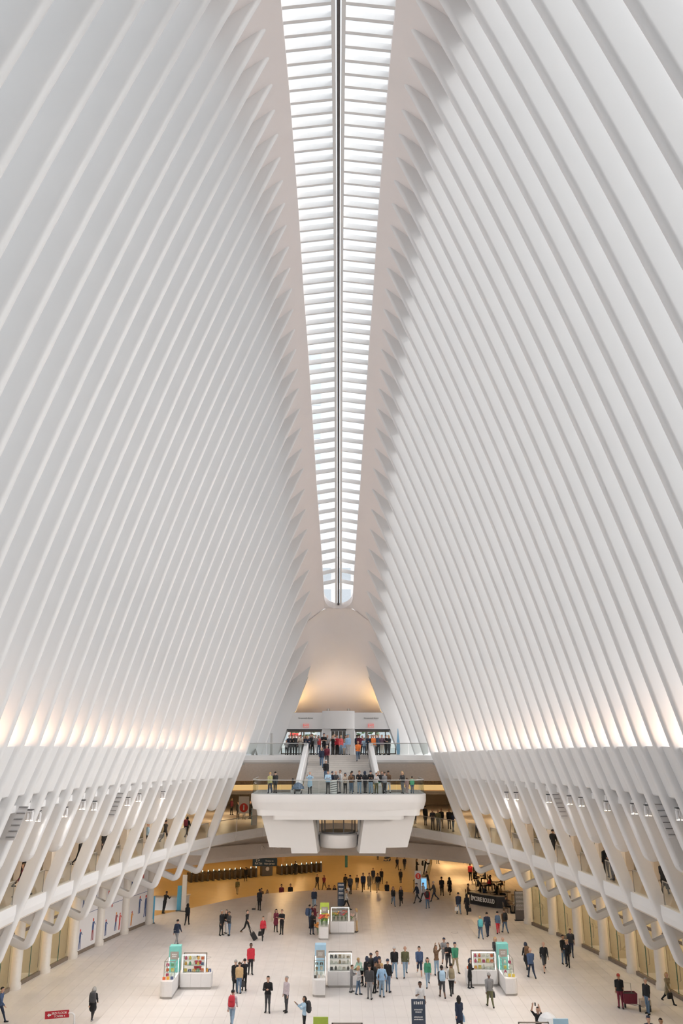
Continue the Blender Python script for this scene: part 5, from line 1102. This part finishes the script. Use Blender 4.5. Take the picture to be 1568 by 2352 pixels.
R_(PF(711,2132),'stand',120,1.7,'denim','navy','short','k',label='person in denim with bag left of the flower kiosk',acc='backpack:blue')
R_(PF(716,2146.6),'phone',40,1.62,'black','navy','short','k','b',fem=True,cut='coat',label='person in black with a cane left of the flower kiosk')
R_(PF(722.5,2131),'phone1',80,1.68,'maroon','dark grey','cap','n',label='person in maroon behind others left of the flower kiosk',acc='backpack:maroon')
R_(PF(795,2090),'walk',80,1.7,'pale grey','black','short','k','b',label='person in pale shirt walking past the dark slate sign')
R_(PF(819,2141),'phone',-80,1.68,'beige','tan','hood','y',fem=True,label='person in beige hood beside the flower counter')
R_(PF(804,2055),'walk',175,1.8,'dark grey','black','short','k',label='person in dark grey walking off with a white bag near the stair edge',acc='shopping:white')
R_(PF(834,2048),'walk2',0,1.76,'navy','black','short','k','b',label='person in navy coming up from the stairs beside one in khaki')
R_(PF(848,2047),'walk',0,1.72,'khaki','khaki','short','b',cut='coat',label='person in long khaki coat arriving at the stair edge')
R_(PF(867.5,2049.5),'walk2',0,1.78,'black','khaki','short','k','b',cut='shorts',label='person in black top and khaki shorts at the stair edge')
R_(PF(903,2081),'walk',5,1.66,'black','denim','long','k',fem=True,label='person in black jacket and jeans, left of two women walking over')
R_(PF(921,2080),'walk2',-5,1.64,'black','black','long','b',fem=True,cut='coat',label='person in black coat over red top, right of two women')
R_(PF(958,2074),'walk',-70,1.74,'navy','dark grey','cap','n',label='person in navy hoodie walking in front of the numeral totem')
R_(PF(973,2072),'walk2',-60,1.7,'pale grey','dark grey','short','b',label='person in pale top in front of the blue map screen')
R_(PF(982,2088),'walk2',170,1.72,'red','denim','short','k',label='person in red jacket walking away near the numeral totem',acc='backpack:black')
R_(PF(997,2070),'walk',-80,1.76,'dark grey','navy','cap','g',label='person in dark jacket and grey cap right of the numeral totem')
R_(PF(984,2044),'lean',-80,1.72,'dark grey','grey','short','k',label='person in dark top leaning at the map screen')
R_(PF(1015,2058.6),'walk',175,1.76,'black','black','short','k',sl='s',label='person in dark vest walking away on the orange lit floor')
R_(PF(1033,2057),'walk2',185,1.68,'black','black','long','k','b',fem=True,cut='skirt',sl='s',label='person in short black dress walking away on the orange floor')
R_(PF(1005,1984),'phone',20,1.72,'dark grey','dark grey','short','k','b',label='person in dark clothes by the curved railing with a bag',acc='handbag:black')
R_(PF(1024,1972),'walk',180,1.76,'black','black','short','k','b',label='lone person in black walking far back on the right')
R_(PF(1055,1981),'stand',40,1.72,'black','black','hood','n',fem=True,label='person in black with head covering, far back behind the ribs')
R_(PF(1068,1982),'walk2',-20,1.76,'black','black','short','k','b',label='person in black at far back right, next to a rib')
R_(PF(957,2010),'phone',60,1.66,'black','black','long','k',fem=True,label='person in black checking a phone behind the numeral totem')
R_(PF(976,2010),'lean',90,1.74,'black','black','short','k',label='person in black leaning on the curved railing',acc='backpack:black')
R_(PF(1053.7,2101),'walk',180,1.8,'navy','denim','short','k',label='person in navy jacket walking away with a white bag',acc='shopping:white')
R_(PF(1073,2102),'walk2',185,1.72,'black','black','long','k',fem=True,cut='coat',label='person in black coat walking away left of the cafe counter',acc='handbag:black')
R_(PF(1080.5,2023),'stand',170,1.72,'red','black','short','k','b',label='person in red top and black trousers before the cafe')
R_(PF(1092,2024.5),'stand',180,1.74,'black','black','short','k',label='person in black beside the one in red before the cafe')
R_(PF(1104,2158),'walk',180,1.66,'denim','denim','short','y',fem=True,label='blond person in denim walking away',acc='backpack:teal')
R_(PF(1120,2153),'walk2',180,1.78,'navy','navy','short','k',label='person in plain navy walking away beside a teal backpack')
R_(PF(1144,2146),'walk2',175,1.66,'denim','red','short','k',fem=True,label='person in denim jacket and red trousers walking away')
R_(PF(1160,2144),'walk',185,1.76,'brown','denim','short','b',label='person in brown jacket and jeans walking away',acc='backpack:black')
R_(PF(1139,2214),'walk',0,1.68,'dark grey','denim','long','y',fem=True,label='long haired blond person behind the right teal tower')
R_(PF(1157,2219),'walk2',0,1.78,'navy','denim',None,label='bald person in navy jacket behind the right teal tower')
R_(PF(1080,2270),'phone',60,1.62,'black','black','hood','n',fem=True,cut='coat',label='person with dark headscarf and blue scarf behind the right kiosk')
R_(PF(1126,2315),'walk',180,1.8,'grey','olive','cap','g','c',label='person in grey vest and olive trousers walking from the right kiosk',acc='handbag:dark grey')
R_(PF(1210,2228),'walk2',185,1.68,'black','black','hood','n',fem=True,cut='coat',label='person in black with head covering, left of the patterned jacket',acc='backpack:brown')
R_(PF(1221,2248),'walk',185,1.78,'blue','navy',None,label='bald person in patterned blue jacket walking away')
R_(PF(1251,2232),'walk2',0,1.8,'black','dark grey',None,cut='shorts',label='heavy bald person in black shirt and grey shorts')
R_(PF(1296,2215),'stand',20,1.76,'black','denim','short','k','b',label='person in black jacket with child, right of the floor')
R_(PF(1304.5,2222),'phone1',-30,1.64,'black','black','short','y',fem=True,label='blond person in black in front of the dark jacket couple')
R_(PF(1313,2197),'walk',-20,1.8,'dark grey','navy','short','b',sl='s',label='person in charcoal T-shirt by the right shop window')
R_(PF(1426,2317),'stand',170,1.74,'black','maroon','short','r','b',sl='s',label='person in black T-shirt and maroon apron with the hand cart')
R_(PF(1489,2330),'stand',-60,1.76,'black','denim','short','g',label='person in black jacket looking at the hand cart')
R_(PF(1536,2306),'walk',20,1.66,'khaki','black','long','y',fem=True,cut='coat',label='person in tan cardigan near the right frame edge',acc='handbag:black')
R_(PF(1240,2408),'up',-40,1.76,'black','navy','short','k',sl='s',label='person in black with raised phone at the bottom edge',acc='mobile:pale blue')
R_(PF(1496,2428),'walk',0,1.76,'navy','navy','beanie','n',label='person in blue beanie, only the head above the frame edge')
R_(PF(1525,2432),'walk2',0,1.74,'black','navy','short','k','b',label='dark haired person, only the head above the right bottom edge')
R_(PF(806.7,2279),'phone',80,1.45,'grey','grey','short','b',label='child in grey at the counter of the pale blue kiosk')
R_(PF(823,2285),'phone1',60,1.52,'pale grey','denim','long','y',fem=True,label='blond child in pale grey top beside the pale blue kiosk')
R_(PF(829,2264),'bend',-30,1.68,'mint green','black','short','y',fem=True,label='person in mint jacket bending at the pale blue kiosk')
R_(PF(843,2268),'stand',190,1.68,'black','black','hood','n',fem=True,cut='coat',label='person in black jacket inside the kiosk crowd')
R_(PF(852,2260),'stand',10,1.7,'dark grey','black','cap','n','b',label='person in dark cap at the back of the kiosk crowd')
R_(PF(866.6,2262),'stand',30,1.86,'navy','navy','short','b',label='tall person in navy hoodie above the kiosk crowd')
R_(PF(872,2272),'phone1',0,1.66,'brown','brown','long','b',fem=True,label='person with long brown hair in the kiosk crowd')
R_(PF(861.5,2281),'phone1',100,1.68,'black','black','short','k','b',sl='s',fem=True,label='person in black T-shirt in the kiosk crowd')
R_(PF(848.8,2295.5),'stand',170,1.8,'dark grey','grey','short','k',label='person in grey sleeved top and grey trousers before the kiosk crowd')
R_(PF(877,2290.4),'pocket',180,1.76,'light blue','light denim','short','y',label='blond person in light blue sweatshirt before the kiosk crowd')
R_(PF(891,2279.4),'stand',160,1.78,'black','denim','cap','n',label='person in black jacket and cap at the right of the kiosk crowd')
R_(PF(906,2244.5),'walk',0,1.8,'black','light denim','cap','w',label='person in black jacket and white cap walking forward')
R_(PF(931,2243.7),'walk2',0,1.8,'olive','light denim',None,label='bald person in olive sweater walking forward')
R_(PF(963.6,2243),'walk',0,1.78,'blue','navy','short','k',cut='shorts',label='person in blue sweatshirt and navy shorts walking forward',shoe='white')
R_(PF(982.7,2267),'walk2',0,1.66,'green','light denim','long','k',fem=True,label='person in green top with jacket tied at the waist')
R_(PF(1003,2240),'up',20,1.7,'brown','light denim','short','k','b',fem=True,label='person in brown with arms raised over the head')
R_(PF(1021,2220),'carry',0,1.76,'grey','grey','cap','n',cut='shorts',label='person in grey hoodie and cap behind the group')
R_(PF(1030,2227),'carry',0,1.62,'black','dark grey','short','k',sl='s',label='person in black printed T-shirt holding something orange')
R_(PF(1046,2233),'walk',10,1.78,'green','khaki','beanie','n',label='person in dark green sweater carrying a white coat')
R_(PF(1016,2293.5),'walk',180,1.76,'dark grey','dark grey','short','k','c',cut='shorts',label='person in grey shorts walking away with a large pack',acc='backpack:pale blue')
R_(PF(1037.5,2288),'walk2',180,1.76,'white','black','short','k','b',label='person in white shirt walking away with a big rucksack',acc='backpack:khaki')
R_(PF(966,2341),'phone1',0,1.8,'white','light denim','short','k','c',sl='s',label='person in white T-shirt behind the bottom slate sign')
R_(PF(1056,2372),'walk',180,1.72,'navy','black','long','k',fem=True,cut='coat',label='person in long dark coat at the bottom edge',acc='handbag:light blue')
# concourse and its stairs ---------------------------------------------
for px,py,pose,rot,h,top,bot,hs,lb in (
 (544.5,2055,'walk',180,1.74,'olive','khaki','short','person in olive with backpack down at the stair foot, left'),
 (563.6,2025,'walk2',180,1.76,'black','black','short','person in black before the left run of ticket gates'),
 (678,2010,'walk',180,1.76,'black','black','short','person in black passing the right run of ticket gates'),
 (830.5,1965,'walk',0,1.7,'black','black','short','person far back in the concourse below the right casing'),
 (867.5,1976,'walk2',180,1.74,'black','dark grey','short','person in black far back in the middle of the concourse'),
 (894,1976,'lean',-60,1.7,'brown','black','long','person pushing a stroller far back in the concourse'),
 (912,1998,'walk',10,1.68,'black','black','long','person in black coat, left of a far concourse pair'),
 (929,1998,'walk2',0,1.76,'black','black','short','person in black, right of a far concourse pair'),
 (920,2029,'walk2',180,1.7,'black','black','short','person in black with shoulder bag on the concourse floor'),
 (728,2043,'walk',20,1.74,'black','black','short','person in black, left of a couple at the stair edge'),
 (744,2043,'walk2',-20,1.66,'maroon','black','long','person in maroon, right of a couple at the stair edge'),
 (793,2043,'walk',170,1.76,'black','black','short','person in black descending beside the slate sign'),
 (820,2043,'walk2',0,1.66,'black','grey','short','person in black with arms out on the stairs'),
 (857,2029,'stand',0,1.78,'navy','navy','short','person in navy, left of three on the concourse stairs'),
 (876,2029,'walk',0,1.76,'black','black','short','person in black, right of three on the concourse stairs')):
    R_(low_pos(px,py),pose,rot,h,top,bot,hs,'k','b',label=lb)
for px,hy,h,top,hs,lb in ((600.6,2038,1.68,'brown','short','person seen head and shoulders behind the sweeper'),(614,2042,1.6,'dark grey','long','person with long hair, only the head above the stair edge'),(646.5,2029,1.74,'maroon','short','person in maroon, half hidden by the stair edge'),(667,2028,1.76,'black','short','person in black with umbrella, half hidden by the stair edge'),(755,2031,1.7,'brown','short','person in brown, first of three heads at the stair edge'),(768,2031.5,1.66,'black','long','person with long black hair, second of three heads at the edge'),(782.5,2031,1.7,'black','short','person in black, third of three heads at the stair edge'),(888,2023,1.74,'black','short','person in black rising from the stairs near the two women')):
    d = 87.0; x,_,zh = at_d(px,hy,d); R_((x,d,zh-h),'walk',0,h,top,'black',hs,'k','b',fem=(hs=='long'),label=lb)
# galleries --------------------------------------------------------------
for px,py,pose,rot,h,top,bot,hs,hc,cut,lb,acc in (
 (49,2040,'walk',110,1.78,'black','black','short','k','coat','person in long black coat on the left gallery near the frame edge',None),
 (84,2061,'walk2',-60,1.68,'maroon','grey','long','b','trousers','person in maroon jacket on the left gallery near the frame edge','handbag:maroon'),
 (180,1990,'walk',90,1.76,'black','black','short','k','coat','person in black half hidden by a left gallery rib',None),
 (236,1966,'stand',60,1.7,'black','dark grey','short','k','trousers','person with red scarf on the left gallery',None),
 (337,1948,'stand',120,1.78,'light blue','black',None,'k','trousers','person in light blue shirt on the left gallery',None),
 (378,1936,'walk2',140,1.74,'dark grey','black','short','k','trousers','person in dark grey on the left gallery, far part',None),
 (428,1925,'walk',160,1.72,'black','black','long','k','trousers','person with a maroon bag on the left gallery, far part','backpack:maroon'),
 (531,1872,'stand',60,1.74,'maroon','black','short','k','trousers','person in maroon far back left of the numeral sign',None),
 (546,1882,'stand',0,1.74,'black','black','short','k','trousers','person in black under the numeral sign, left',None),
 (560,1882,'stand',10,1.7,'dark grey','grey','short','k','trousers','person in grey under the numeral sign, middle',None),
 (574,1881,'stand',-20,1.74,'black','black','short','b','trousers','person in black under the numeral sign, right',None),
 (953,1894.5,'walk',170,1.74,'navy','black','short','k','trousers','person half hidden by the platform on the right gallery',None),
 (970,1906,'phone',0,1.76,'dark grey','dark grey',None,'k','trousers','grey haired person in dark suit on the right end gallery',None),
 (977,1896,'stand',150,1.76,'black','black','short','k','coat','person in black behind the dark suit on the right end gallery',None),
 (989,1908,'phone1',0,1.78,'olive','dark grey',None,'k','trousers','person in dark green jacket holding papers on the right gallery',None),
 (1014,1903,'stand',180,1.74,'black','khaki',None,'k','trousers','person in black jacket and khaki trousers on the right gallery',None),
 (1032,1904.5,'stand',170,1.76,'black','dark grey',None,'k','trousers','person in black next to a rib on the right end gallery',None),
 (1041,1910,'phone1',120,1.66,'navy','denim','long','k','trousers','person in navy partly behind the first right rib',None),
 (1081,1925,'phone1',60,1.7,'blue','dark grey','short','k','trousers','person in blue on the right gallery behind the glass',None),
 (1272,1964,'walk',150,1.76,'black','black','short','k','trousers','person in black behind a right gallery rib',None),
 (1312,1957,'stand',30,1.74,'navy','maroon','short','k','trousers','person in navy and red on the right gallery',None),
 (1382,2022,'fold',-60,1.78,'navy','navy','short','k','trousers','person in dark uniform leaning near the right gallery glass',None),
 (1394,2016,'stand',200,1.78,'black','black','short','k','trousers','person in black behind the uniformed one on the right gallery',None),
 (1427,1965,'walk',-80,1.62,'teal','denim','short','k','trousers','person in teal shirt by the right gallery shop',None),
 (1529,2056,'walk2',150,1.78,'black','black','short','k','coat','person in black coat on the right gallery near the frame edge','handbag:black')):
    R_(PG(px,py),pose,rot,h,top,bot,hs,hc,'b' if px>900 else 'a',cut,label=lb,acc=acc)
# upper landing ------------------------------------------------------------
for px,d,pose,rot,h,top,bot,hs,hc,sk,lb in (
 (657.5,71.7,'lean',0,1.3,'pale grey','dark grey','short','b','a','child in pale coat at the left end of the landing railing'),
 (664,72.4,'stand',0,1.7,'navy','dark grey','short','k','a','person in navy behind the child at the left landing railing'),
 (671,71.7,'lean',0,1.7,'black','dark grey','short','b','a','person in black with white scarf leaning on the left landing railing'),
 (677,72.5,'stand',0,1.74,'dark grey','black','short','k','a','person in dark grey behind the white scarf on the landing'),
 (684,73.2,'stand',0,1.68,'maroon','black','short','r','a','person with reddish hair at the back left of the landing'),
 (689.5,71.7,'lean',0,1.74,'beige','pale grey','cap','r','a','person in beige jacket and red cap at the landing railing'),
 (697,73.0,'stand',10,1.66,'brown','black','short','b','a','person in brown behind the beige jacket on the landing'),
 (702.5,72.3,'stand',0,1.68,'navy','black','long','k','b','person with long black hair behind the navy jacket on the landing'),
 (706.5,71.7,'lean',0,1.66,'navy','black','short','y','a','blond person in navy jacket leaning on the landing railing'),
 (712,73.4,'stand',0,1.76,'grey','black','short','k','a','person in grey at the back near the left stair parapet'),
 (717,72.8,'stand',20,1.8,'dark grey','black','short','b','a','tall person in dark coat at the head of the left parapet'),
 (724.5,72.6,'photo',0,1.72,'grey','pale grey','short','k','a','person in grey hoodie photographing from the stair head'),
 (731.5,73.2,'stand',0,1.68,'coral','denim','long','k','a','person with dark hair and coral top at the stair head'),
 (743.6,72.7,'fold',0,1.86,'black','black','cap','n','a','large person in black with folded arms at the stair head'),
 (751.6,73.6,'stand',-20,1.72,'pale grey','navy',None,'k','a','grey haired person half hidden behind the large person in black'),
 (764,72.7,'photo',0,1.66,'black','black','short','y','a','blond person in black T-shirt photographing before the lift'),
 (767.5,73.8,'stand',0,1.78,'white','beige',None,'k','a','person in white shirt behind the blond photographer'),
 (774,73.4,'stand',0,1.7,'red','black','short','b','a','person in red top before the lift doors'),
 (783,72.7,'stand',0,1.68,'coral','light denim','short','y','a','person in coral jacket and jeans at the stair head'),
 (790,72.7,'stand',0,1.22,'light blue','beige','short','y','a','child in light blue jacket at the stair head'),
 (794,73.4,'stand',0,1.68,'beige','black','long','k','a','person with dark hair behind the child in light blue'),
 (799,72.7,'stand',0,1.74,'light blue','pale grey','short','b','a','person in light blue rain jacket at the stair head'),
 (820.5,74.2,'stand',180,1.74,'navy','black','short','k','b','person in navy going out by the right doors'),
 (825,73.4,'stand',170,1.76,'maroon','dark grey','short','k','b','person in maroon shirt seen from behind at the stair head'),
 (832,74.1,'stand',0,1.66,'maroon','black','short','g','a','grey haired person beside the maroon shirt at the stair head'),
 (836,72.0,'lean',0,1.5,'pale blue','denim','short','k','a','person in pale blue at the head of the right parapet'),
 (846,71.7,'fold',0,1.7,'navy','dark grey','short','k','b','person in navy with folded arms at the right landing railing'),
 (853,72.6,'stand',0,1.72,'grey','grey','short','b','a','person in grey behind the orange-red jacket on the landing'),
 (857.5,71.7,'stand',30,1.72,'orange','pale grey','short','b','a','person in orange-red jacket at the right landing railing'),
 (863,72.6,'stand',0,1.74,'light blue','dark grey',None,'k','a','bald person in blue shirt behind the orange-red jacket'),
 (868.5,72.2,'stand',0,1.76,'denim','dark grey',None,'k','a','bald person in denim blue at the right landing railing'),
 (877,71.7,'photo',0,1.72,'plaid','beige','short','b','a','person in plaid shirt photographing from the right landing railing'),
 (886,72.2,'stand',-20,1.72,'black','black','cap','n','a','person in black and cap near the right end of the landing'),
 (893,71.7,'phone',-40,1.7,'dark grey','dark grey','hood','y','a','person in grey hood at the right end of the landing railing')):
    R_(PD(px,d,LAND),pose,rot,h,top,bot,hs,hc,sk,'shorts' if 'large person' in lb else 'trousers','s' if 'T-shirt' in lb or 'large person' in lb else 'l',hs=='long' or 'jacket and jeans' in lb,lb)
# stairs -------------------------------------------------------------------
for px,py,pose,top,bot,hs,hc,sk,sl,lb in ((738,1763,'walk','navy','denim',None,'k','a','l','bald person in navy raincoat coming down the stairs'),(750.5,1757,'walk2','maroon','dark grey','short','g','a','l','person in maroon jacket coming down the stairs'),(748,1795,'walk','black','denim','cap','w','a','l','person in black jacket and white cap low on the stairs'),(822,1751,'walk2','orange','denim',None,'k','b','s','bald person in orange T-shirt coming down the stairs')):
    R_(stair_pos(px,py),pose,0,1.76,top,bot,hs,hc,sk,'trousers',sl,label=lb)
# viewing platform -----------------------------------------------------------
for px,d,pose,rot,h,top,bot,hs,hc,sk,fem,lb in (
 (620,66.3,'walk',190,1.7,'yellow green','navy','short','y','a',True,'person in yellow-green jacket at the left of the platform'),
 (632,66.9,'stand',170,1.66,'dark grey','dark grey','short','k','a',False,'person in dark grey behind the yellow-green jacket'),
 (711.5,66.1,'photo',0,1.7,'pale blue','black','short','g','a',False,'person in long pale coat photographing from the platform'),
 (753,66.1,'phone',0,1.76,'pale blue','dark grey','short','b','a',False,'person in pale blue shirt with phone on the platform'),
 (763,66.9,'stand',120,1.68,'navy','black','cap','n','a',False,'person in navy cap behind the striped board'),
 (771,66.5,'fold',40,1.72,'dark grey','dark grey',None,'k','a',False,'bald person in dark jacket beside the striped board'),
 (781,66.9,'stand',-60,1.78,'white','pale grey','short','b','a',False,'person in white shirt at the foot of the stairs'),
 (792.5,66.1,'lean',0,1.62,'beige','black','hood','n','b',True,'person in beige top and dark headscarf on the platform'),
 (806,66.1,'lean',0,1.66,'brown','denim','short','k','b',False,'person in brown jacket and grey scarf leaning on the platform railing'),
 (808,67.1,'walk',180,1.76,'dark grey','grey','short','k','a',False,'person in dark grey starting up the stairs'),
 (825,66.1,'lean',0,1.8,'black','light denim','short','b','a',False,'person in black sweater and jeans leaning on the platform railing'),
 (838,66.9,'stand',150,1.7,'dark grey','dark grey','hood','n','a',True,'person in dark grey hood on the platform, seen from behind'),
 (851,66.2,'phone',0,1.78,'black','light denim','cap','n','a',False,'person in black jacket and cap with phone on the platform'),
 (864,66.1,'lean',0,1.64,'pale grey','olive','short','b','a',True,'person in olive trousers and pale scarf on the platform'),
 (869,66.8,'stand',20,1.7,'black','bright green','short','y','a',True,'blond person in black jacket and bright green trousers'),
 (877,67.2,'stand',30,1.68,'dark grey','black','short','b','a',False,'person in dark grey behind the bright green trousers'),
 (883,66.2,'stand',180,1.66,'grey','dark grey','short','b','a',True,'person in grey jacket turned away at the platform railing'),
 (891.5,66.7,'walk2',170,1.8,'brown','white','short','k','b',False,'person in brown leather jacket at the right of the platform group'),
 (924,66.3,'phone1',-30,1.7,'dark grey','grey','long','y','a',True,'long haired blond person alone at the right of the platform'),
 (946,66.6,'stand',180,1.3,'bright green','denim','short','k','a',False,'child in bright green T-shirt at the right escalator'),
 (934,66.7,'stand',160,1.2,'pink','pink','short','b','a',False,'small child in pink beside the green T-shirt')):
    R_(PD(px,d,PLAT+.012),pose,rot,h,top,bot,hs,hc,sk,'coat' if 'long pale coat' in lb else 'trousers','l',fem,lb)
# café guests ------------------------------------------------------------------
for n_, (x,y,rz,q,s_,lb) in enumerate(CAFE_SEATS):
    if n_ in (7,): continue
    top = ('brown','black','dark grey','red','navy','black','tan','black','dark grey','brown','black','navy','black','maroon')[n_]
    R_((x,y,.03),'sit',math.degrees(rz)-0,1.7,top,'black',('short','long')[n_%2],'k','b',fem=bool(n_%2),label=('person in %s seated %s of the table %s' % (top,'left' if s_<0 else 'right',lb)))
# hand props ----------------------------------------------------------------------
p=PF(588,2160); o=empty('suitcase',(p[0],p[1],0),math.radians(25)); o.rotation_euler=(math.radians(0),math.radians(-32),math.radians(15)); tag(o,'black wheeled suitcase trailing behind the red cardigan','suitcase')
mb=MB(); mb.box(-.18,.18,-.13,.13,.08,.62,.04); mb.build('shell',cm('bag','black',CL['black'],.6),o); mb=MB(); mb.tube([(-.1,0,.6),(-.1,0,1.0),(.1,0,1.0),(.1,0,.6)],.012,4); mb.build('pull_handle',GREYD,o)
for a in (-.14,.14): mb=MB(); mb.tube([(a-.02,.1,.05),(a+.02,.1,.05)],.05,8); mb.build('wheel',RUB,o)
p=PF(583,2089); o=empty('dustpan',(p[0],p[1],0)); tag(o,'long handled dustpan held by the sweeper','dustpan'); mb=MB(); mb.box(-.18,.14,-.15,.15,0,.1,.02); mb.build('pan',GREYD,o); mb=MB(); mb.tube([(.1,0,.1),(.42,0,.95)],.014,5); mb.build('stick',STEEL,o)
p=PF(721,2149); o=empty('walking_cane',p); tag(o,'thin dark cane beside the flower kiosk visitor','cane'); mb=MB(); mb.tube([(0,0,.02),(0,0,.85)],.013,5); mb.build('shaft',GREYD,o); mb=MB(); mb.tube([(0,0,.85),(-.03,0,.9),(-.09,0,.88)],.015,5); mb.build('grip',RUB,o)
p=PF(1455,2318); o=empty('hand_cart',p,math.radians(-12)); tag(o,'two wheeled hand cart loaded with a black crate and box','cart')
mb=MB(); mb.tube([(-.42,.1,.2),(-.46,.12,1.25),(-.05,.12,1.25),(-.02,.1,.2)],.02,5); mb.tube([(-.4,.1,.25),(.55,-.3,.2)],.02,5); mb.tube([(0,.1,.25),(.65,-.1,.2)],.02,5); mb.build('frame',STEEL,o)
for a,b in ((.28,-.42),(.82,-.3),(-.42,.18)): mb=MB(); mb.tube([(a-.04,b,.17),(a+.04,b,.17)],.17,12); w=mb.build('wheel',RUB,o)
p2=(p[0],p[1],.0); c=empty('crate',(p[0]-.18,p[1]+.02,.32)); tag(c,'dark plastic crate riding on the hand cart','crate'); mb=MB(); mb.loft([[(-.38*k,-.25*k,z),(.38*k,-.25*k,z),(.38*k,.25*k,z),(-.38*k,.25*k,z)] for k,z in ((.9,0),(1,.5),(.96,.5),(.88,.06))]); mb.build('box',cm('bag','maroon',CL['maroon'],.6),c); mb=MB(); mb.box(-.36,.36,-.23,.23,.3,.46,.08); mb.build('contents',RUB,c)
c=empty('carton',(p[0]+.55,p[1]-.3,.25)); tag(c,'pale carton at the front of the hand cart','carton'); mb=MB(); mb.box(-.28,.28,-.18,.18,0,.32,.01); mb.build('body',cm('bag','beige',CL['beige'],.8),c); mb=MB(); mb.box(-.282,.282,-.03,.03,.318,.323); mb.build('tape',cm('bag','khaki',CL['khaki'],.6),c)
p=PF(1263,2428); o=empty('parasol',p); o.scale=(.5,.5,.85); tag(o,'cream parasol at the bottom edge beside the raised phone','parasol'); mb=MB(); mb.lathe(0,0,[(.95,1.75),(.7,1.98),(.35,2.12),(.03,2.18)],10); mb.build('canopy',cm('bag','white',CL['beige'],.7),o); mb=MB(); mb.cyl(0,0,.03,2.2,.02,n=6); mb.build('pole',STEEL,o); mb=MB(); mb.cyl(0,0,0,.05,.25,n=14); mb.build('base',GREYD,o)
p=low_pos(888,1978); o=empty('stroller',p,math.radians(-60)); tag(o,'dark stroller pushed far back in the concourse','stroller'); mb=MB(); mb.loft([[(-.2,-.3,.35),(.2,-.3,.35),(.2,.25,.35),(-.2,.25,.35)],[(-.22,-.3,.55),(.22,-.3,.55),(.24,.3,.9),(-.24,.3,.9)]]); mb.build('seat',RUB,o); mb=MB(); mb.tube([(-.2,.2,.4),(-.2,.55,1.0),(.2,.55,1.0),(.2,.2,.4)],.015,4); mb.build('push_bar',GREYD,o)
for a,b in ((-.24,-.3),(.24,-.3),(-.24,.3),(.24,.3)): mb=MB(); mb.tube([(a-.02,b,.1),(a+.02,b,.1)],.1,8); mb.build('wheel',RUB,o)
p=PF(619,2115); o=empty('floor_sign',p); tag(o,'small wooden A-frame sign on the floor left of centre','sign')
for s_ in (-1,1): mb=MB(); mb.loft([[(-.2,s_*.2,0),(.2,s_*.2,0),(.2,s_*.2+.02,0),(-.2,s_*.2+.02,0)],[(-.14,0,.62),(.14,0,.62),(.14,.02,.62),(-.14,.02,.62)]]); mb.build('leaf',cm('bag','beige',CL['beige'],.7),o)
